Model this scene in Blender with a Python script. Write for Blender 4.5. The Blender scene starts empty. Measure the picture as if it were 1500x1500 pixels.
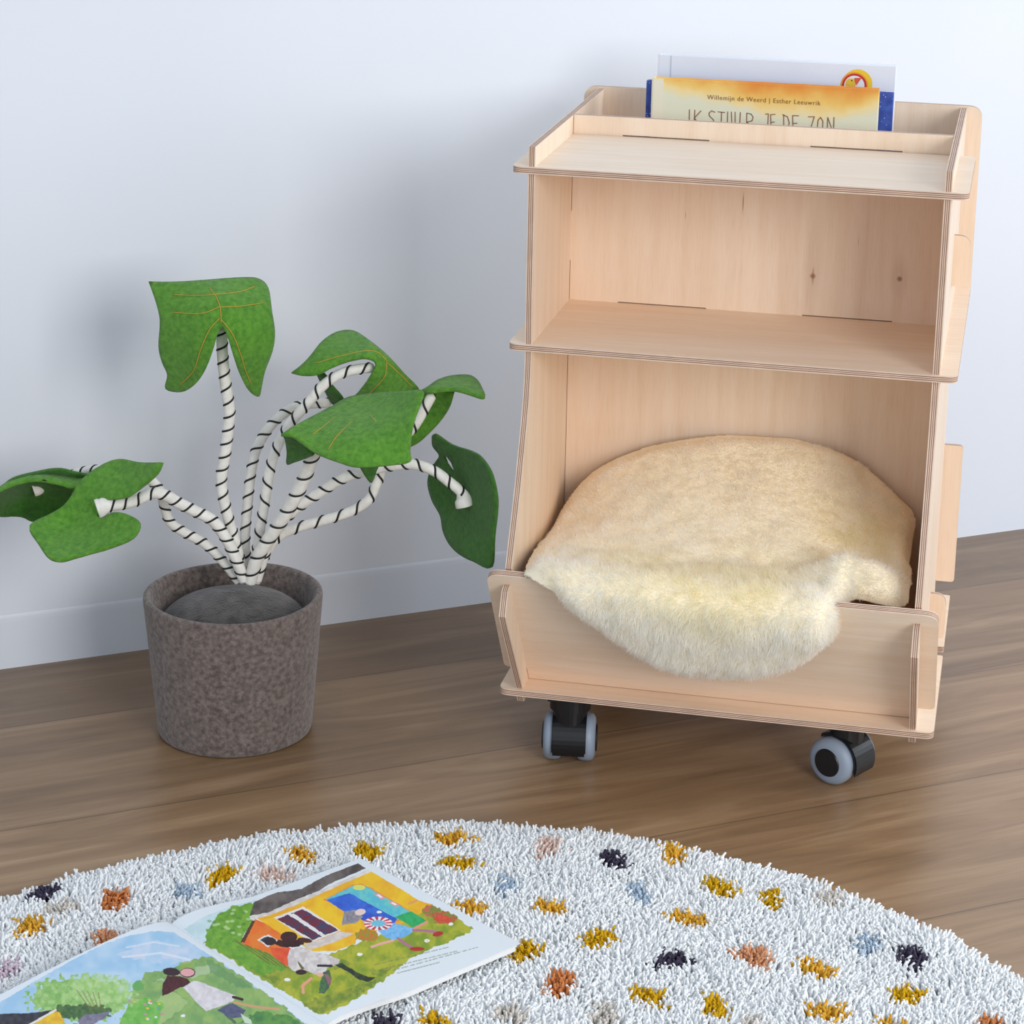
import bpy, bmesh, math, random
import numpy as np
from mathutils import Vector, Matrix
from mathutils.geometry import tessellate_polygon, delaunay_2d_cdt
random.seed(7); RNG = np.random.default_rng(11)
S = bpy.context.scene; COL = S.collection
R = math.radians

# ------------------------------------------------------------------ camera
U0, V0, F = 789.8335, 478.3905, 3475.9961
PITCH, ROLL, CAMH = R(14.8612), R(1.2168), 1.0043
cp, sp, cr, sr = math.cos(PITCH), math.sin(PITCH), math.cos(ROLL), math.sin(ROLL)
fwd = Vector((0, cp, -sp)); up0 = Vector((0, sp, cp)); x0 = Vector((1, 0, 0))
rt = x0*cr + up0*sr; up = -x0*sr + up0*cr
cam = bpy.data.cameras.new('camera'); camo = bpy.data.objects.new('camera', cam); COL.objects.link(camo)
camo.matrix_world = Matrix(((rt.x, up.x, -fwd.x, 0), (rt.y, up.y, -fwd.y, 0), (rt.z, up.z, -fwd.z, CAMH), (0, 0, 0, 1)))
cam.sensor_fit = 'HORIZONTAL'; cam.sensor_width = 36; cam.lens = F/1500*36
cam.shift_x = (750-U0)/1500; cam.shift_y = (V0-750)/1500
cam.clip_start = .05; cam.clip_end = 50
S.camera = camo

def ray(u, v):
    a, b = (u-U0)/F, -(v-V0)/F
    return rt*a + up*b + fwd
def at_z(u, v, z):
    d = ray(u, v); t = (z-CAMH)/d.z
    return Vector((d.x*t, d.y*t, z))
def at_y(u, v, y):
    d = ray(u, v); t = y/d.y
    return Vector((d.x*t, y, CAMH+d.z*t))
def proj(P):
    P = np.asarray(P, float) - np.array([0, 0, CAMH])
    d = P @ np.array(fwd)
    return U0 + F*(P @ np.array(rt))/d, V0 - F*(P @ np.array(up))/d

# ------------------------------------------------------------------ helpers
def mesh_np(name, verts, faces, mat=None, smooth=False):
    """verts Nx3, faces list of lists or MxK array"""
    me = bpy.data.meshes.new(name)
    verts = np.asarray(verts, np.float32)
    if isinstance(faces, np.ndarray):
        M, K = faces.shape
        me.vertices.add(len(verts)); me.vertices.foreach_set('co', verts.ravel())
        me.loops.add(M*K); me.loops.foreach_set('vertex_index', faces.astype(np.int32).ravel())
        me.polygons.add(M); me.polygons.foreach_set('loop_start', np.arange(0, M*K, K, dtype=np.int32))
        me.polygons.foreach_set('loop_total', np.full(M, K, np.int32))
        me.update(calc_edges=True)
    else:
        me.from_pydata([tuple(map(float, v)) for v in verts], [], [tuple(map(int, f)) for f in faces]); me.update()
    if smooth: me.polygons.foreach_set('use_smooth', np.ones(len(me.polygons), bool))
    for m in (mat if isinstance(mat, (list, tuple)) else [mat]):
        if m: me.materials.append(m)
    return me
def obj(name, me, parent=None, M=None, **props):
    o = bpy.data.objects.new(name, me); COL.objects.link(o)
    if parent: o.parent = parent
    if M is not None: o.matrix_local = M
    for k, v in props.items(): o[k] = v
    return o
def empty(name, loc, rz=0, **props):
    o = bpy.data.objects.new(name, None); COL.objects.link(o)
    o.location = loc; o.rotation_euler = (0, 0, rz); o.empty_display_size = .05
    for k, v in props.items(): o[k] = v
    return o
def bm_mesh(name, bm, mat, smooth=False):
    me = bpy.data.meshes.new(name); bm.to_mesh(me); bm.free()
    if smooth:
        for p in me.polygons: p.use_smooth = True
    for m in (mat if isinstance(mat, (list, tuple)) else [mat]): me.materials.append(m)
    return me
def tube(path, rad, n=10, cap=True):
    """path list of Vector, rad float/list -> verts, quads (+tri caps as quads)"""
    pts = [Vector(p) for p in path]; N = len(pts)
    rad = [rad]*N if not hasattr(rad, '__len__') else rad
    V, Fc = [], []
    t0 = (pts[1]-pts[0]).normalized()
    nrm = t0.orthogonal().normalized()
    for i, p in enumerate(pts):
        t = (pts[min(i+1, N-1)]-pts[max(i-1, 0)]).normalized()
        nrm = (nrm - t*nrm.dot(t)).normalized(); b = t.cross(nrm)
        for k in range(n):
            a = 2*math.pi*k/n
            V.append(p + (nrm*math.cos(a)+b*math.sin(a))*rad[i])
    for i in range(N-1):
        for k in range(n):
            k2 = (k+1) % n
            Fc.append((i*n+k, i*n+k2, (i+1)*n+k2, (i+1)*n+k))
    if cap:
        Fc.append(tuple(range(n-1, -1, -1))); Fc.append(tuple((N-1)*n+k for k in range(n)))
    return V, Fc
def catmull(pts, per=10):
    P = [Vector(p) for p in pts]; P = [P[0]*2-P[1]] + P + [P[-1]*2-P[-2]]
    out = []
    for i in range(1, len(P)-2):
        for k in range(per):
            t = k/per; a, b, c, d = P[i-1], P[i], P[i+1], P[i+2]
            out.append(.5*((2*b)+(c-a)*t+(2*a-5*b+4*c-d)*t*t+(3*b-a-3*c+d)*t**3))
    out.append(P[-2].copy()); return out
def lin(c): return tuple(((x/255)/12.92 if x/255 <= .04045 else (((x/255)+.055)/1.055)**2.4) for x in c)

# ------------------------------------------------------------------ materials
def new_mat(name):
    m = bpy.data.materials.new(name); m.use_nodes = True
    nt = m.node_tree; bs = nt.nodes['Principled BSDF']
    return m, nt, bs
def node(nt, t, **kw):
    n = nt.nodes.new(t)
    for k, v in kw.items():
        if k in n.inputs: n.inputs[k].default_value = v
        else: setattr(n, k, v)
    return n
def simple(name, col, rough=.6, **kw):
    m, nt, bs = new_mat(name); bs.inputs['Base Color'].default_value = (*lin(col), 1); bs.inputs['Roughness'].default_value = rough
    for k, v in kw.items(): bs.inputs[k.replace('_', ' ')].default_value = v
    return m
def noisy(name, c1, c2, scale=(1, 1, 1), nscale=20, detail=6, rough=.8, bump=0, bdist=.001, lo=.35, hi=.65, bscale=None, sheen=0):
    m, nt, bs = new_mat(name)
    tc = node(nt, 'ShaderNodeTexCoord'); mp = node(nt, 'ShaderNodeMapping'); mp.inputs['Scale'].default_value = scale
    nt.links.new(tc.outputs['Object'], mp.inputs[0])
    nz = node(nt, 'ShaderNodeTexNoise', Scale=nscale, Detail=detail); nt.links.new(mp.outputs[0], nz.inputs['Vector'])
    rp = node(nt, 'ShaderNodeValToRGB'); nt.links.new(nz.outputs['Fac'], rp.inputs[0])
    rp.color_ramp.elements[0].position = lo; rp.color_ramp.elements[1].position = hi
    rp.color_ramp.elements[0].color = (*lin(c1), 1); rp.color_ramp.elements[1].color = (*lin(c2), 1)
    nt.links.new(rp.outputs[0], bs.inputs['Base Color']); bs.inputs['Roughness'].default_value = rough
    if sheen: bs.inputs['Sheen Weight'].default_value = sheen
    if bump:
        b = node(nt, 'ShaderNodeBump', Strength=bump, Distance=bdist)
        n2 = node(nt, 'ShaderNodeTexNoise', Scale=bscale or nscale*3, Detail=4); nt.links.new(tc.outputs['Object'], n2.inputs['Vector'])
        nt.links.new(n2.outputs['Fac'], b.inputs['Height']); nt.links.new(b.outputs[0], bs.inputs['Normal'])
    return m
def attr_mat(name, attr='Col', rough=.6, spec=.3, trans=0):
    m, nt, bs = new_mat(name)
    a = node(nt, 'ShaderNodeAttribute'); a.attribute_name = attr
    nt.links.new(a.outputs['Color'], bs.inputs['Base Color']); bs.inputs['Roughness'].default_value = rough
    bs.inputs['Specular IOR Level'].default_value = spec
    return m
def set_col(me, cols, attr='Col'):
    ca = me.color_attributes.new(attr, 'FLOAT_COLOR', 'POINT')
    c = np.ones((len(me.vertices), 4), np.float32); c[:, :3] = cols
    ca.data.foreach_set('color', c.ravel())

T = .0065      # plywood thickness
def ply_face(name, axis, c1=(233, 211, 187), c2=(240, 222, 202)):
    sc = [34, 34, 34]; sc['xyz'.index(axis)] = 2.2
    m, nt, bs = new_mat(name)
    tc = node(nt, 'ShaderNodeTexCoord'); mp = node(nt, 'ShaderNodeMapping'); mp.inputs['Scale'].default_value = sc
    oi = node(nt, 'ShaderNodeObjectInfo'); ad = node(nt, 'ShaderNodeVectorMath', operation='ADD')
    nt.links.new(tc.outputs['Object'], ad.inputs[0])
    ml = node(nt, 'ShaderNodeMath', operation='MULTIPLY'); ml.inputs[1].default_value = 7.0
    nt.links.new(oi.outputs['Random'], ml.inputs[0]); nt.links.new(ml.outputs[0], ad.inputs[1])
    nt.links.new(ad.outputs[0], mp.inputs[0])
    nz = node(nt, 'ShaderNodeTexNoise', Scale=2.2, Detail=8, Roughness=.55, Distortion=.4); nt.links.new(mp.outputs[0], nz.inputs['Vector'])
    rp = node(nt, 'ShaderNodeValToRGB'); nt.links.new(nz.outputs['Fac'], rp.inputs[0])
    e = rp.color_ramp.elements; e[0].position = .3; e[1].position = .62
    e[0].color = (*lin(c1), 1); e[1].color = (*lin(c2), 1)
    # broad pinkish patches of heartwood
    n2 = node(nt, 'ShaderNodeTexNoise', Scale=3.0, Detail=2); nt.links.new(ad.outputs[0], n2.inputs['Vector'])
    r2 = node(nt, 'ShaderNodeValToRGB'); r2.color_ramp.elements[0].position = .4; r2.color_ramp.elements[1].position = .7
    r2.color_ramp.elements[0].color = (1, 1, 1, 1); r2.color_ramp.elements[1].color = (.97, .92, .89, 1)
    nt.links.new(n2.outputs['Fac'], r2.inputs[0])
    mx = node(nt, 'ShaderNodeMix', data_type='RGBA', blend_type='MULTIPLY'); mx.inputs['Factor'].default_value = 1
    nt.links.new(rp.outputs[0], mx.inputs['A']); nt.links.new(r2.outputs[0], mx.inputs['B'])
    # fine short fibres
    mp2 = node(nt, 'ShaderNodeMapping'); s3 = [900, 900, 900]; s3['xyz'.index(axis)] = 40; mp2.inputs['Scale'].default_value = s3
    nt.links.new(ad.outputs[0], mp2.inputs[0])
    n3 = node(nt, 'ShaderNodeTexNoise', Scale=1, Detail=2); nt.links.new(mp2.outputs[0], n3.inputs['Vector'])
    r3 = node(nt, 'ShaderNodeValToRGB'); r3.color_ramp.elements[0].position = .3; r3.color_ramp.elements[1].position = .5
    r3.color_ramp.elements[0].color = (.955, .94, .92, 1); r3.color_ramp.elements[1].color = (1, 1, 1, 1)
    nt.links.new(n3.outputs['Fac'], r3.inputs[0])
    mx2 = node(nt, 'ShaderNodeMix', data_type='RGBA', blend_type='MULTIPLY'); mx2.inputs['Factor'].default_value = 1
    nt.links.new(mx.outputs['Result'], mx2.inputs['A']); nt.links.new(r3.outputs[0], mx2.inputs['B'])
    nt.links.new(mx2.outputs['Result'], bs.inputs['Base Color'])
    bs.inputs['Roughness'].default_value = .5; bs.inputs['Specular IOR Level'].default_value = .35
    return m
def ply_edge():
    m, nt, bs = new_mat('plywood_edge')
    tc = node(nt, 'ShaderNodeTexCoord'); sx = node(nt, 'ShaderNodeSeparateXYZ'); nt.links.new(tc.outputs['Object'], sx.inputs[0])
    dv = node(nt, 'ShaderNodeMath', operation='DIVIDE'); dv.inputs[1].default_value = T; nt.links.new(sx.outputs['Z'], dv.inputs[0])
    rp = node(nt, 'ShaderNodeValToRGB'); nt.links.new(dv.outputs[0], rp.inputs[0]); cr_ = rp.color_ramp; cr_.interpolation = 'LINEAR'
    light = (238, 213, 192); dark = (138, 98, 80); mid = (222, 184, 156)
    st = [(0, light), (.16, light), (.2, dark), (.26, dark), (.31, mid), (.43, light), (.47, dark), (.53, dark), (.57, light), (.69, mid), (.74, dark), (.80, dark), (.84, light), (1, light)]
    cr_.elements[0].position = 0; cr_.elements[0].color = (*lin(light), 1); cr_.elements[1].position = 1; cr_.elements[1].color = (*lin(light), 1)
    for p_, c_ in st[1:-1]:
        e = cr_.elements.new(p_); e.color = (*lin(c_), 1)
    nz = node(nt, 'ShaderNodeTexNoise', Scale=60, Detail=3); nt.links.new(tc.outputs['Object'], nz.inputs['Vector'])
    mx = node(nt, 'ShaderNodeMix', data_type='RGBA', blend_type='MULTIPLY'); mx.inputs['Factor'].default_value = .35
    nt.links.new(rp.outputs[0], mx.inputs['A']); nt.links.new(nz.outputs['Fac'], mx.inputs['B'])
    nt.links.new(mx.outputs['Result'], bs.inputs['Base Color']); bs.inputs['Roughness'].default_value = .7
    return m
M_plx = ply_face('birch_plywood_grain_across', 'x'); M_ply = ply_face('birch_plywood_grain_along', 'y')
M_edge = ply_edge()

# ------------------------------------------------------------------ setting
WY = R(23.4522); WN = Vector((-math.sin(WY), math.cos(WY), 0)); WX = Vector((math.cos(WY), math.sin(WY), 0)); WD = 2.35797
def wframe(x, d, z): return WX*x + WN*d + Vector((0, 0, z))
def wbox(name, x0_, x1_, d0_, d1_, z0_, z1_, mat, **pr):
    o_ = bpy.data.objects
    bm = bmesh.new(); vs = [bm.verts.new((x, d, z)) for x in (x0_, x1_) for d in (d0_, d1_) for z in (z0_, z1_)]
    for f in ((0, 1, 3, 2), (4, 6, 7, 5), (0, 4, 5, 1), (2, 3, 7, 6), (0, 2, 6, 4), (1, 5, 7, 3)): bm.faces.new([vs[i] for i in f])
    bmesh.ops.recalc_face_normals(bm, faces=bm.faces)
    ob = obj(name, bm_mesh(name, bm, mat), None, Matrix.Rotation(WY, 4, 'Z'), **pr); return ob
M_wall = noisy('white_painted_wall', (222, 227, 237), (228, 233, 241), nscale=1.5, detail=3, rough=.55, bump=.04, bdist=.002, bscale=25)
M_base = noisy('white_baseboard_paint', (221, 226, 236), (226, 231, 240), nscale=2, rough=.5)
M_dark = simple('dark_gap', (48, 38, 30), .9)
wbox('wall_back', -3, 4, WD, WD+.12, -.02, 2.6, M_wall, kind='structure')
# low board whose rounded top edge is all that sets it off from the wall
bm = bmesh.new()
prof = [(0, -.002), (-.0007, -.002), (-.0009, .052), (-.0007, .0565), (-.0004, .0585), (0, .0600)]
va = [bm.verts.new((-3, WD+a, b)) for a, b in prof]; vb = [bm.verts.new((1.2, WD+a, b)) for a, b in prof]
for i in range(len(prof)-1): bm.faces.new((va[i], va[i+1], vb[i+1], vb[i]))
bmesh.ops.recalc_face_normals(bm, faces=bm.faces)
obj('baseboard_back', bm_mesh('baseboard', bm, M_base, False), None, Matrix.Rotation(WY, 4, 'Z'), kind='structure')

def floor_mat():
    m, nt, bs = new_mat('oak_laminate')
    L = nt.links.new
    tc = node(nt, 'ShaderNodeTexCoord'); sx = node(nt, 'ShaderNodeSeparateXYZ'); L(tc.outputs['Object'], sx.inputs[0])
    def mth(op, a, b=None):
        n = node(nt, 'ShaderNodeMath', operation=op)
        for i, q in enumerate((a, b)):
            if q is None: continue
            if isinstance(q, (int, float)): n.inputs[i].default_value = q
            else: L(q, n.inputs[i])
        return n.outputs[0]
    W, LN = .2205, 2.3
    yy = mth('DIVIDE', mth('SUBTRACT', sx.outputs['Y'], 1.768), W)
    row = mth('FLOOR', yy); fy = mth('SUBTRACT', yy, row)
    wn = node(nt, 'ShaderNodeTexWhiteNoise', noise_dimensions='1D'); L(row, wn.inputs['W'])
    xx = mth('ADD', mth('DIVIDE', sx.outputs['X'], LN), mth('ADD', mth('MULTIPLY', wn.outputs['Value'], .03), .10))
    colm = mth('FLOOR', xx); fx = mth('SUBTRACT', xx, colm)
    ey = mth('MULTIPLY', mth('MINIMUM', fy, mth('SUBTRACT', 1.0, fy)), W)
    ex = mth('MULTIPLY', mth('MINIMUM', fx, mth('SUBTRACT', 1.0, fx)), LN)
    ed = mth('MINIMUM', ex, ey)
    seam = node(nt, 'ShaderNodeMapRange'); L(ed, seam.inputs[0]); seam.inputs[1].default_value = .0003; seam.inputs[2].default_value = .0014; seam.inputs[3].default_value = .55; seam.inputs[4].default_value = 1
    idn = node(nt, 'ShaderNodeTexWhiteNoise', noise_dimensions='2D'); cb = node(nt, 'ShaderNodeCombineXYZ'); L(row, cb.inputs[0]); L(colm, cb.inputs[1]); L(cb.outputs[0], idn.inputs['Vector'])
    off = node(nt, 'ShaderNodeVectorMath', operation='MULTIPLY_ADD'); L(idn.outputs['Color'], off.inputs[0]); off.inputs[1].default_value = (9, 9, 9); L(tc.outputs['Object'], off.inputs[2])
    mp = node(nt, 'ShaderNodeMapping'); mp.inputs['Scale'].default_value = (1.1, 11, 1); L(off.outputs[0], mp.inputs[0])
    nz = node(nt, 'ShaderNodeTexNoise', Scale=2.4, Detail=9, Roughness=.6, Distortion=1.2); L(mp.outputs[0], nz.inputs['Vector'])
    rp = node(nt, 'ShaderNodeValToRGB'); L(nz.outputs['Fac'], rp.inputs[0]); e = rp.color_ramp.elements
    e[0].position = .28; e[0].color = (*lin((122, 93, 64)), 1); e[1].position = .72; e[1].color = (*lin((172, 141, 108)), 1)
    k = e.new(.5); k.color = (*lin((146, 115, 83)), 1)
    mp2 = node(nt, 'ShaderNodeMapping'); mp2.inputs['Scale'].default_value = (18, 420, 1); L(off.outputs[0], mp2.inputs[0])
    n2 = node(nt, 'ShaderNodeTexNoise', Scale=1, Detail=3); L(mp2.outputs[0], n2.inputs['Vector'])
    r2 = node(nt, 'ShaderNodeMapRange'); L(n2.outputs['Fac'], r2.inputs[0]); r2.inputs[1].default_value = .3; r2.inputs[2].default_value = .6; r2.inputs[3].default_value = .92; r2.inputs[4].default_value = 1.02
    vr = node(nt, 'ShaderNodeMapRange'); L(idn.outputs['Value'], vr.inputs[0]); vr.inputs[3].default_value = .93; vr.inputs[4].default_value = 1.05
    row_shade = node(nt, 'ShaderNodeMapRange'); L(row, row_shade.inputs[0]); row_shade.inputs[1].default_value = 0; row_shade.inputs[2].default_value = 2; row_shade.inputs[3].default_value = 1; row_shade.inputs[4].default_value = .68  # shade along the wall painted in: plank rows get darker towards it
    vr2 = mth('MULTIPLY', vr.outputs[0], row_shade.outputs[0])
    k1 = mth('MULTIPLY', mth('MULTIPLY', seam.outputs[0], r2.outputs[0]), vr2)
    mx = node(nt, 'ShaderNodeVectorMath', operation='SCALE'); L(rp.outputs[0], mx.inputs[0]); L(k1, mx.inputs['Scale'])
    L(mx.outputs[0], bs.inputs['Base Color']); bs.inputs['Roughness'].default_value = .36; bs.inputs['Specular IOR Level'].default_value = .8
    b = node(nt, 'ShaderNodeBump', Strength=.35, Distance=.0006); L(k1, b.inputs['Height']); L(b.outputs[0], bs.inputs['Normal'])
    return m
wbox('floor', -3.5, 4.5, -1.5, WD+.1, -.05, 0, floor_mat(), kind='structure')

# ------------------------------------------------------------------ plywood cart
CX, CY, YAW = .1736, 2.0897, R(-11.5775)
cart = empty('shelf_cart', (CX, CY, 0), YAW, label='pale birch plywood shelf cart on casters with a fur-lined bin at the bottom', category='shelf')
MC = Matrix.Translation((CX, CY, 0)) @ Matrix.Rotation(YAW, 4, 'Z')
def rounded(poly, rad):
    """poly [(x,y[,r])] -> rounded outline"""
    out = []; n = len(poly)
    for i in range(n):
        p = Vector(poly[i][:2]); r = poly[i][2] if len(poly[i]) > 2 else rad
        if not r: out.append((p.x, p.y)); continue
        a = (Vector(poly[i-1][:2])-p); b = (Vector(poly[(i+1) % n][:2])-p)
        ang = a.angle(b); d = min(r/math.tan(ang/2), a.length*.49, b.length*.49); 
        p0 = p+a.normalized()*d; p1 = p+b.normalized()*d
        for k in range(7):
            t = k/6; q = p0*(1-t)**2+p*2*t*(1-t)+p1*t*t; out.append((q.x, q.y))
    return out
def panel(name, outline, M, mat, holes=(), parent=cart, t=T):
    loops = [outline]+list(holes)
    flat = [p for l in loops for p in l]
    tris = tessellate_polygon([[Vector((x, y, 0)) for x, y in l] for l in loops])
    n = len(flat); V = [(x, y, 0) for x, y in flat]+[(x, y, t) for x, y in flat]
    bm = bmesh.new(); vs = [bm.verts.new(v) for v in V]
    for tr in tris:
        a, b, c = tr
        A = [Vector(flat[q]) for q in tr]
        if (A[1]-A[0]).cross(A[2]-A[0]) < 0: a, c = c, a
        if abs((A[1]-A[0]).cross(A[2]-A[0])) < 1e-12: continue
        try:
            bm.faces.new((vs[c], vs[b], vs[a])).material_index = 0; bm.faces.new((vs[a+n], vs[b+n], vs[c+n])).material_index = 0
        except ValueError: pass
    base = 0
    for l in loops:
        m = len(l)
        for i in range(m):
            j = (i+1) % m
            try: bm.faces.new((vs[base+i], vs[base+j], vs[base+j+n], vs[base+i+n])).material_index = 1
            except ValueError: pass
        base += m
    bmesh.ops.recalc_face_normals(bm, faces=bm.faces)
    return obj(name, bm_mesh(name, bm, [mat, M_edge]), parent, M)
def Mx(o, X, Y, Z):
    return Matrix(((X[0], Y[0], Z[0], o[0]), (X[1], Y[1], Z[1], o[1]), (X[2], Y[2], Z[2], o[2]), (0, 0, 0, 1)))
A_, YM, YB = .1878, .182, .3525
ZT, ZM, ZB = .5899, .4206, .0802
KS = Vector((0, -.567, .8237)); KN = Vector((0, -.8237, -.567))
# side panels: local x = depth, y = height, z = thickness
left_front = [(-.0655, .2245), (-.0640, .2290), (-.047, .262), (-.0315, .293), (-.0185, .325), (-.008, .351), (-.001, .374), (.0028, .395)]
side = [(.0022, .6083), (.0022, .46), (.0034, .424), (.0034, .405)] + [p for p in reversed(left_front)] + \
       [(-.0585, .2115), (-.0735, .2105), (-.080, .2075), (-.0895, .186), (-.0780, .170), (-.0065, .0805), (-.0060, .0737), (.001, .0640), (.035, .0640), (.035, .0738), (.31, .0738), (.31, .064), (YB+T, .064), (YB+T, .6083)]
for s in (-1, 1):
    panel('side_panel', side, Mx((s*A_-T/2, 0, 0), (0, 1, 0), (0, 0, 1), (1, 0, 0)), M_ply)
# shelves: local x = width, y = depth, z = thickness (top at z=+T)
def flat_shelf(x, y0_, y1_, z, r=.010, notch=None):
    o = [(-x, y0_, r), (x, y0_, r)]
    if notch: o += [(x, notch[0], .003), (A_+.003, notch[0], 0), (A_+.003, notch[1], 0), (x, notch[1], .003)]
    o += [(x, y1_, .003), (-x, y1_, .003)]
    if notch: o += [(-x, notch[1], .003), (-A_-.003, notch[1], 0), (-A_-.003, notch[0], 0), (-x, notch[0], .003)]
    return panel('shelf', rounded(o, 0), Mx((0, 0, z-T), (1, 0, 0), (0, 1, 0), (0, 0, 1)), M_plx)
flat_shelf(.2062, 0, YM-.002, ZT); flat_shelf(.2069, .0008, YB, ZM+.0012); flat_shelf(.2075, -.0103, YB, ZB, notch=(.181, .205))
# divider panel behind the shelves, with ears through the sides and slots above the shelves
x = A_-T/2-.0005; E_ = .2070
def rect(a, b, c, d): return [(a, c), (b, c), (b, d), (a, d)]
dv = [(-x, ZB-T, 0), (-x, .098, 0), (-E_, .098, .004), (-E_, .1445, .012), (-x, .1445, 0), (-x, .462, 0), (-E_, .462, .004), (-E_, .5120, .012), (-x, .5120, 0), (-x, .6086, 0),
      (x, .6086, 0), (x, .5120, 0), (E_, .5120, .012), (E_, .462, .004), (x, .462, 0), (x, .1445, 0), (E_, .1445, .012), (E_, .098, .004), (x, .098, 0), (x, ZB-T, 0)]
holes = [rect(-.1352, -.0496, ZT, ZT+.0014), rect(.0486, .1368, ZT, ZT+.0014), rect(-.135, -.0465, ZM+.0002, ZM+.0022), rect(.0489, .1367, ZM+.0002, ZM+.0022)]
dpan = panel('divider_panel', rounded(dv, 0), Mx((0, YM+T, 0), (1, 0, 0), (0, 0, 1), (0, -1, 0)), M_ply, holes)
# back panel
bk = [(-.2065, .6103, .014), (-.2065, ZM, 0), (-x, ZM, 0), (-x, .2482, 0), (-.2105, .2482, .004), (-.2105, .0955, .004), (-x, .0955, 0), (-x, .07, 0),
      (x, .07, 0), (x, .0955, 0), (.2105, .0955, .004), (.2105, .2482, .004), (x, .2482, 0), (x, ZM, 0), (.2065, ZM, 0), (.2065, .6103, .014)]
panel('back_panel', rounded(bk, 0), Mx((0, YB+T, 0), (1, 0, 0), (0, 0, 1), (0, -1, 0)), M_ply)
# tilted front panel of the bin; local x width, y up the slope, z front normal
E2 = .2065; xi = A_-T/2-.0005
kp = [(-xi, .0005, 0), (xi, .0005, 0), (xi, .018, 0), (E2, .018, .006), (E2, .172, .013), (-E2, .172, .013), (-E2, .018, .006), (-xi, .018, 0)]
ko = Vector((0, .0197, .0802))
panel('front_panel', rounded(kp, 0), Mx(ko-KN*T, (1, 0, 0), KS, KN), M_plx)
# dark knots in the divider
def add_marks(m0, marks):
    """small knots and hairline cracks in the veneer: (x, y, rx, ry, strength) in panel coordinates"""
    m = m0.copy(); nt = m.node_tree; bs = nt.nodes['Principled BSDF']; src = bs.inputs['Base Color'].links[0].from_socket
    tc = [n for n in nt.nodes if n.type == 'TEX_COORD'][0]
    for (mx_, my_, rx_, ry_, st_) in marks:
        mp = node(nt, 'ShaderNodeVectorMath', operation='SUBTRACT'); mp.inputs[1].default_value = (mx_, my_, 0); nt.links.new(tc.outputs['Object'], mp.inputs[0])
        sc = node(nt, 'ShaderNodeVectorMath', operation='MULTIPLY'); sc.inputs[1].default_value = (1/rx_, 1/ry_, 0); nt.links.new(mp.outputs[0], sc.inputs[0])
        ln = node(nt, 'ShaderNodeVectorMath', operation='LENGTH'); nt.links.new(sc.outputs[0], ln.inputs[0])
        mr = node(nt, 'ShaderNodeMapRange'); mr.interpolation_type = 'SMOOTHSTEP'; mr.inputs[1].default_value = .25; mr.inputs[2].default_value = 1.1; mr.inputs[3].default_value = st_; mr.inputs[4].default_value = 0; nt.links.new(ln.outputs['Value'], mr.inputs[0])
        mx = node(nt, 'ShaderNodeMix', data_type='RGBA'); nt.links.new(mr.outputs[0], mx.inputs['Factor']); nt.links.new(src, mx.inputs['A']); mx.inputs['B'].default_value = (*lin((140, 92, 66)), 1); src = mx.outputs['Result']
    nt.links.new(src, bs.inputs['Base Color']); return m
dpan.data.materials[0] = add_marks(M_ply, [(.0575, .4625, .0036, .0034, .75), (.0575, .4625, .0016, .011, .5), (.1415, .4655, .0034, .0034, .8), (.1415, .4655, .011, .028, .14), (-.0140, .531, .0006, .013, .9), (.0575, .475, .012, .06, .12), (-.07, .515, .0005, .005, .5), (.10, .50, .0005, .006, .4)])

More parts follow.
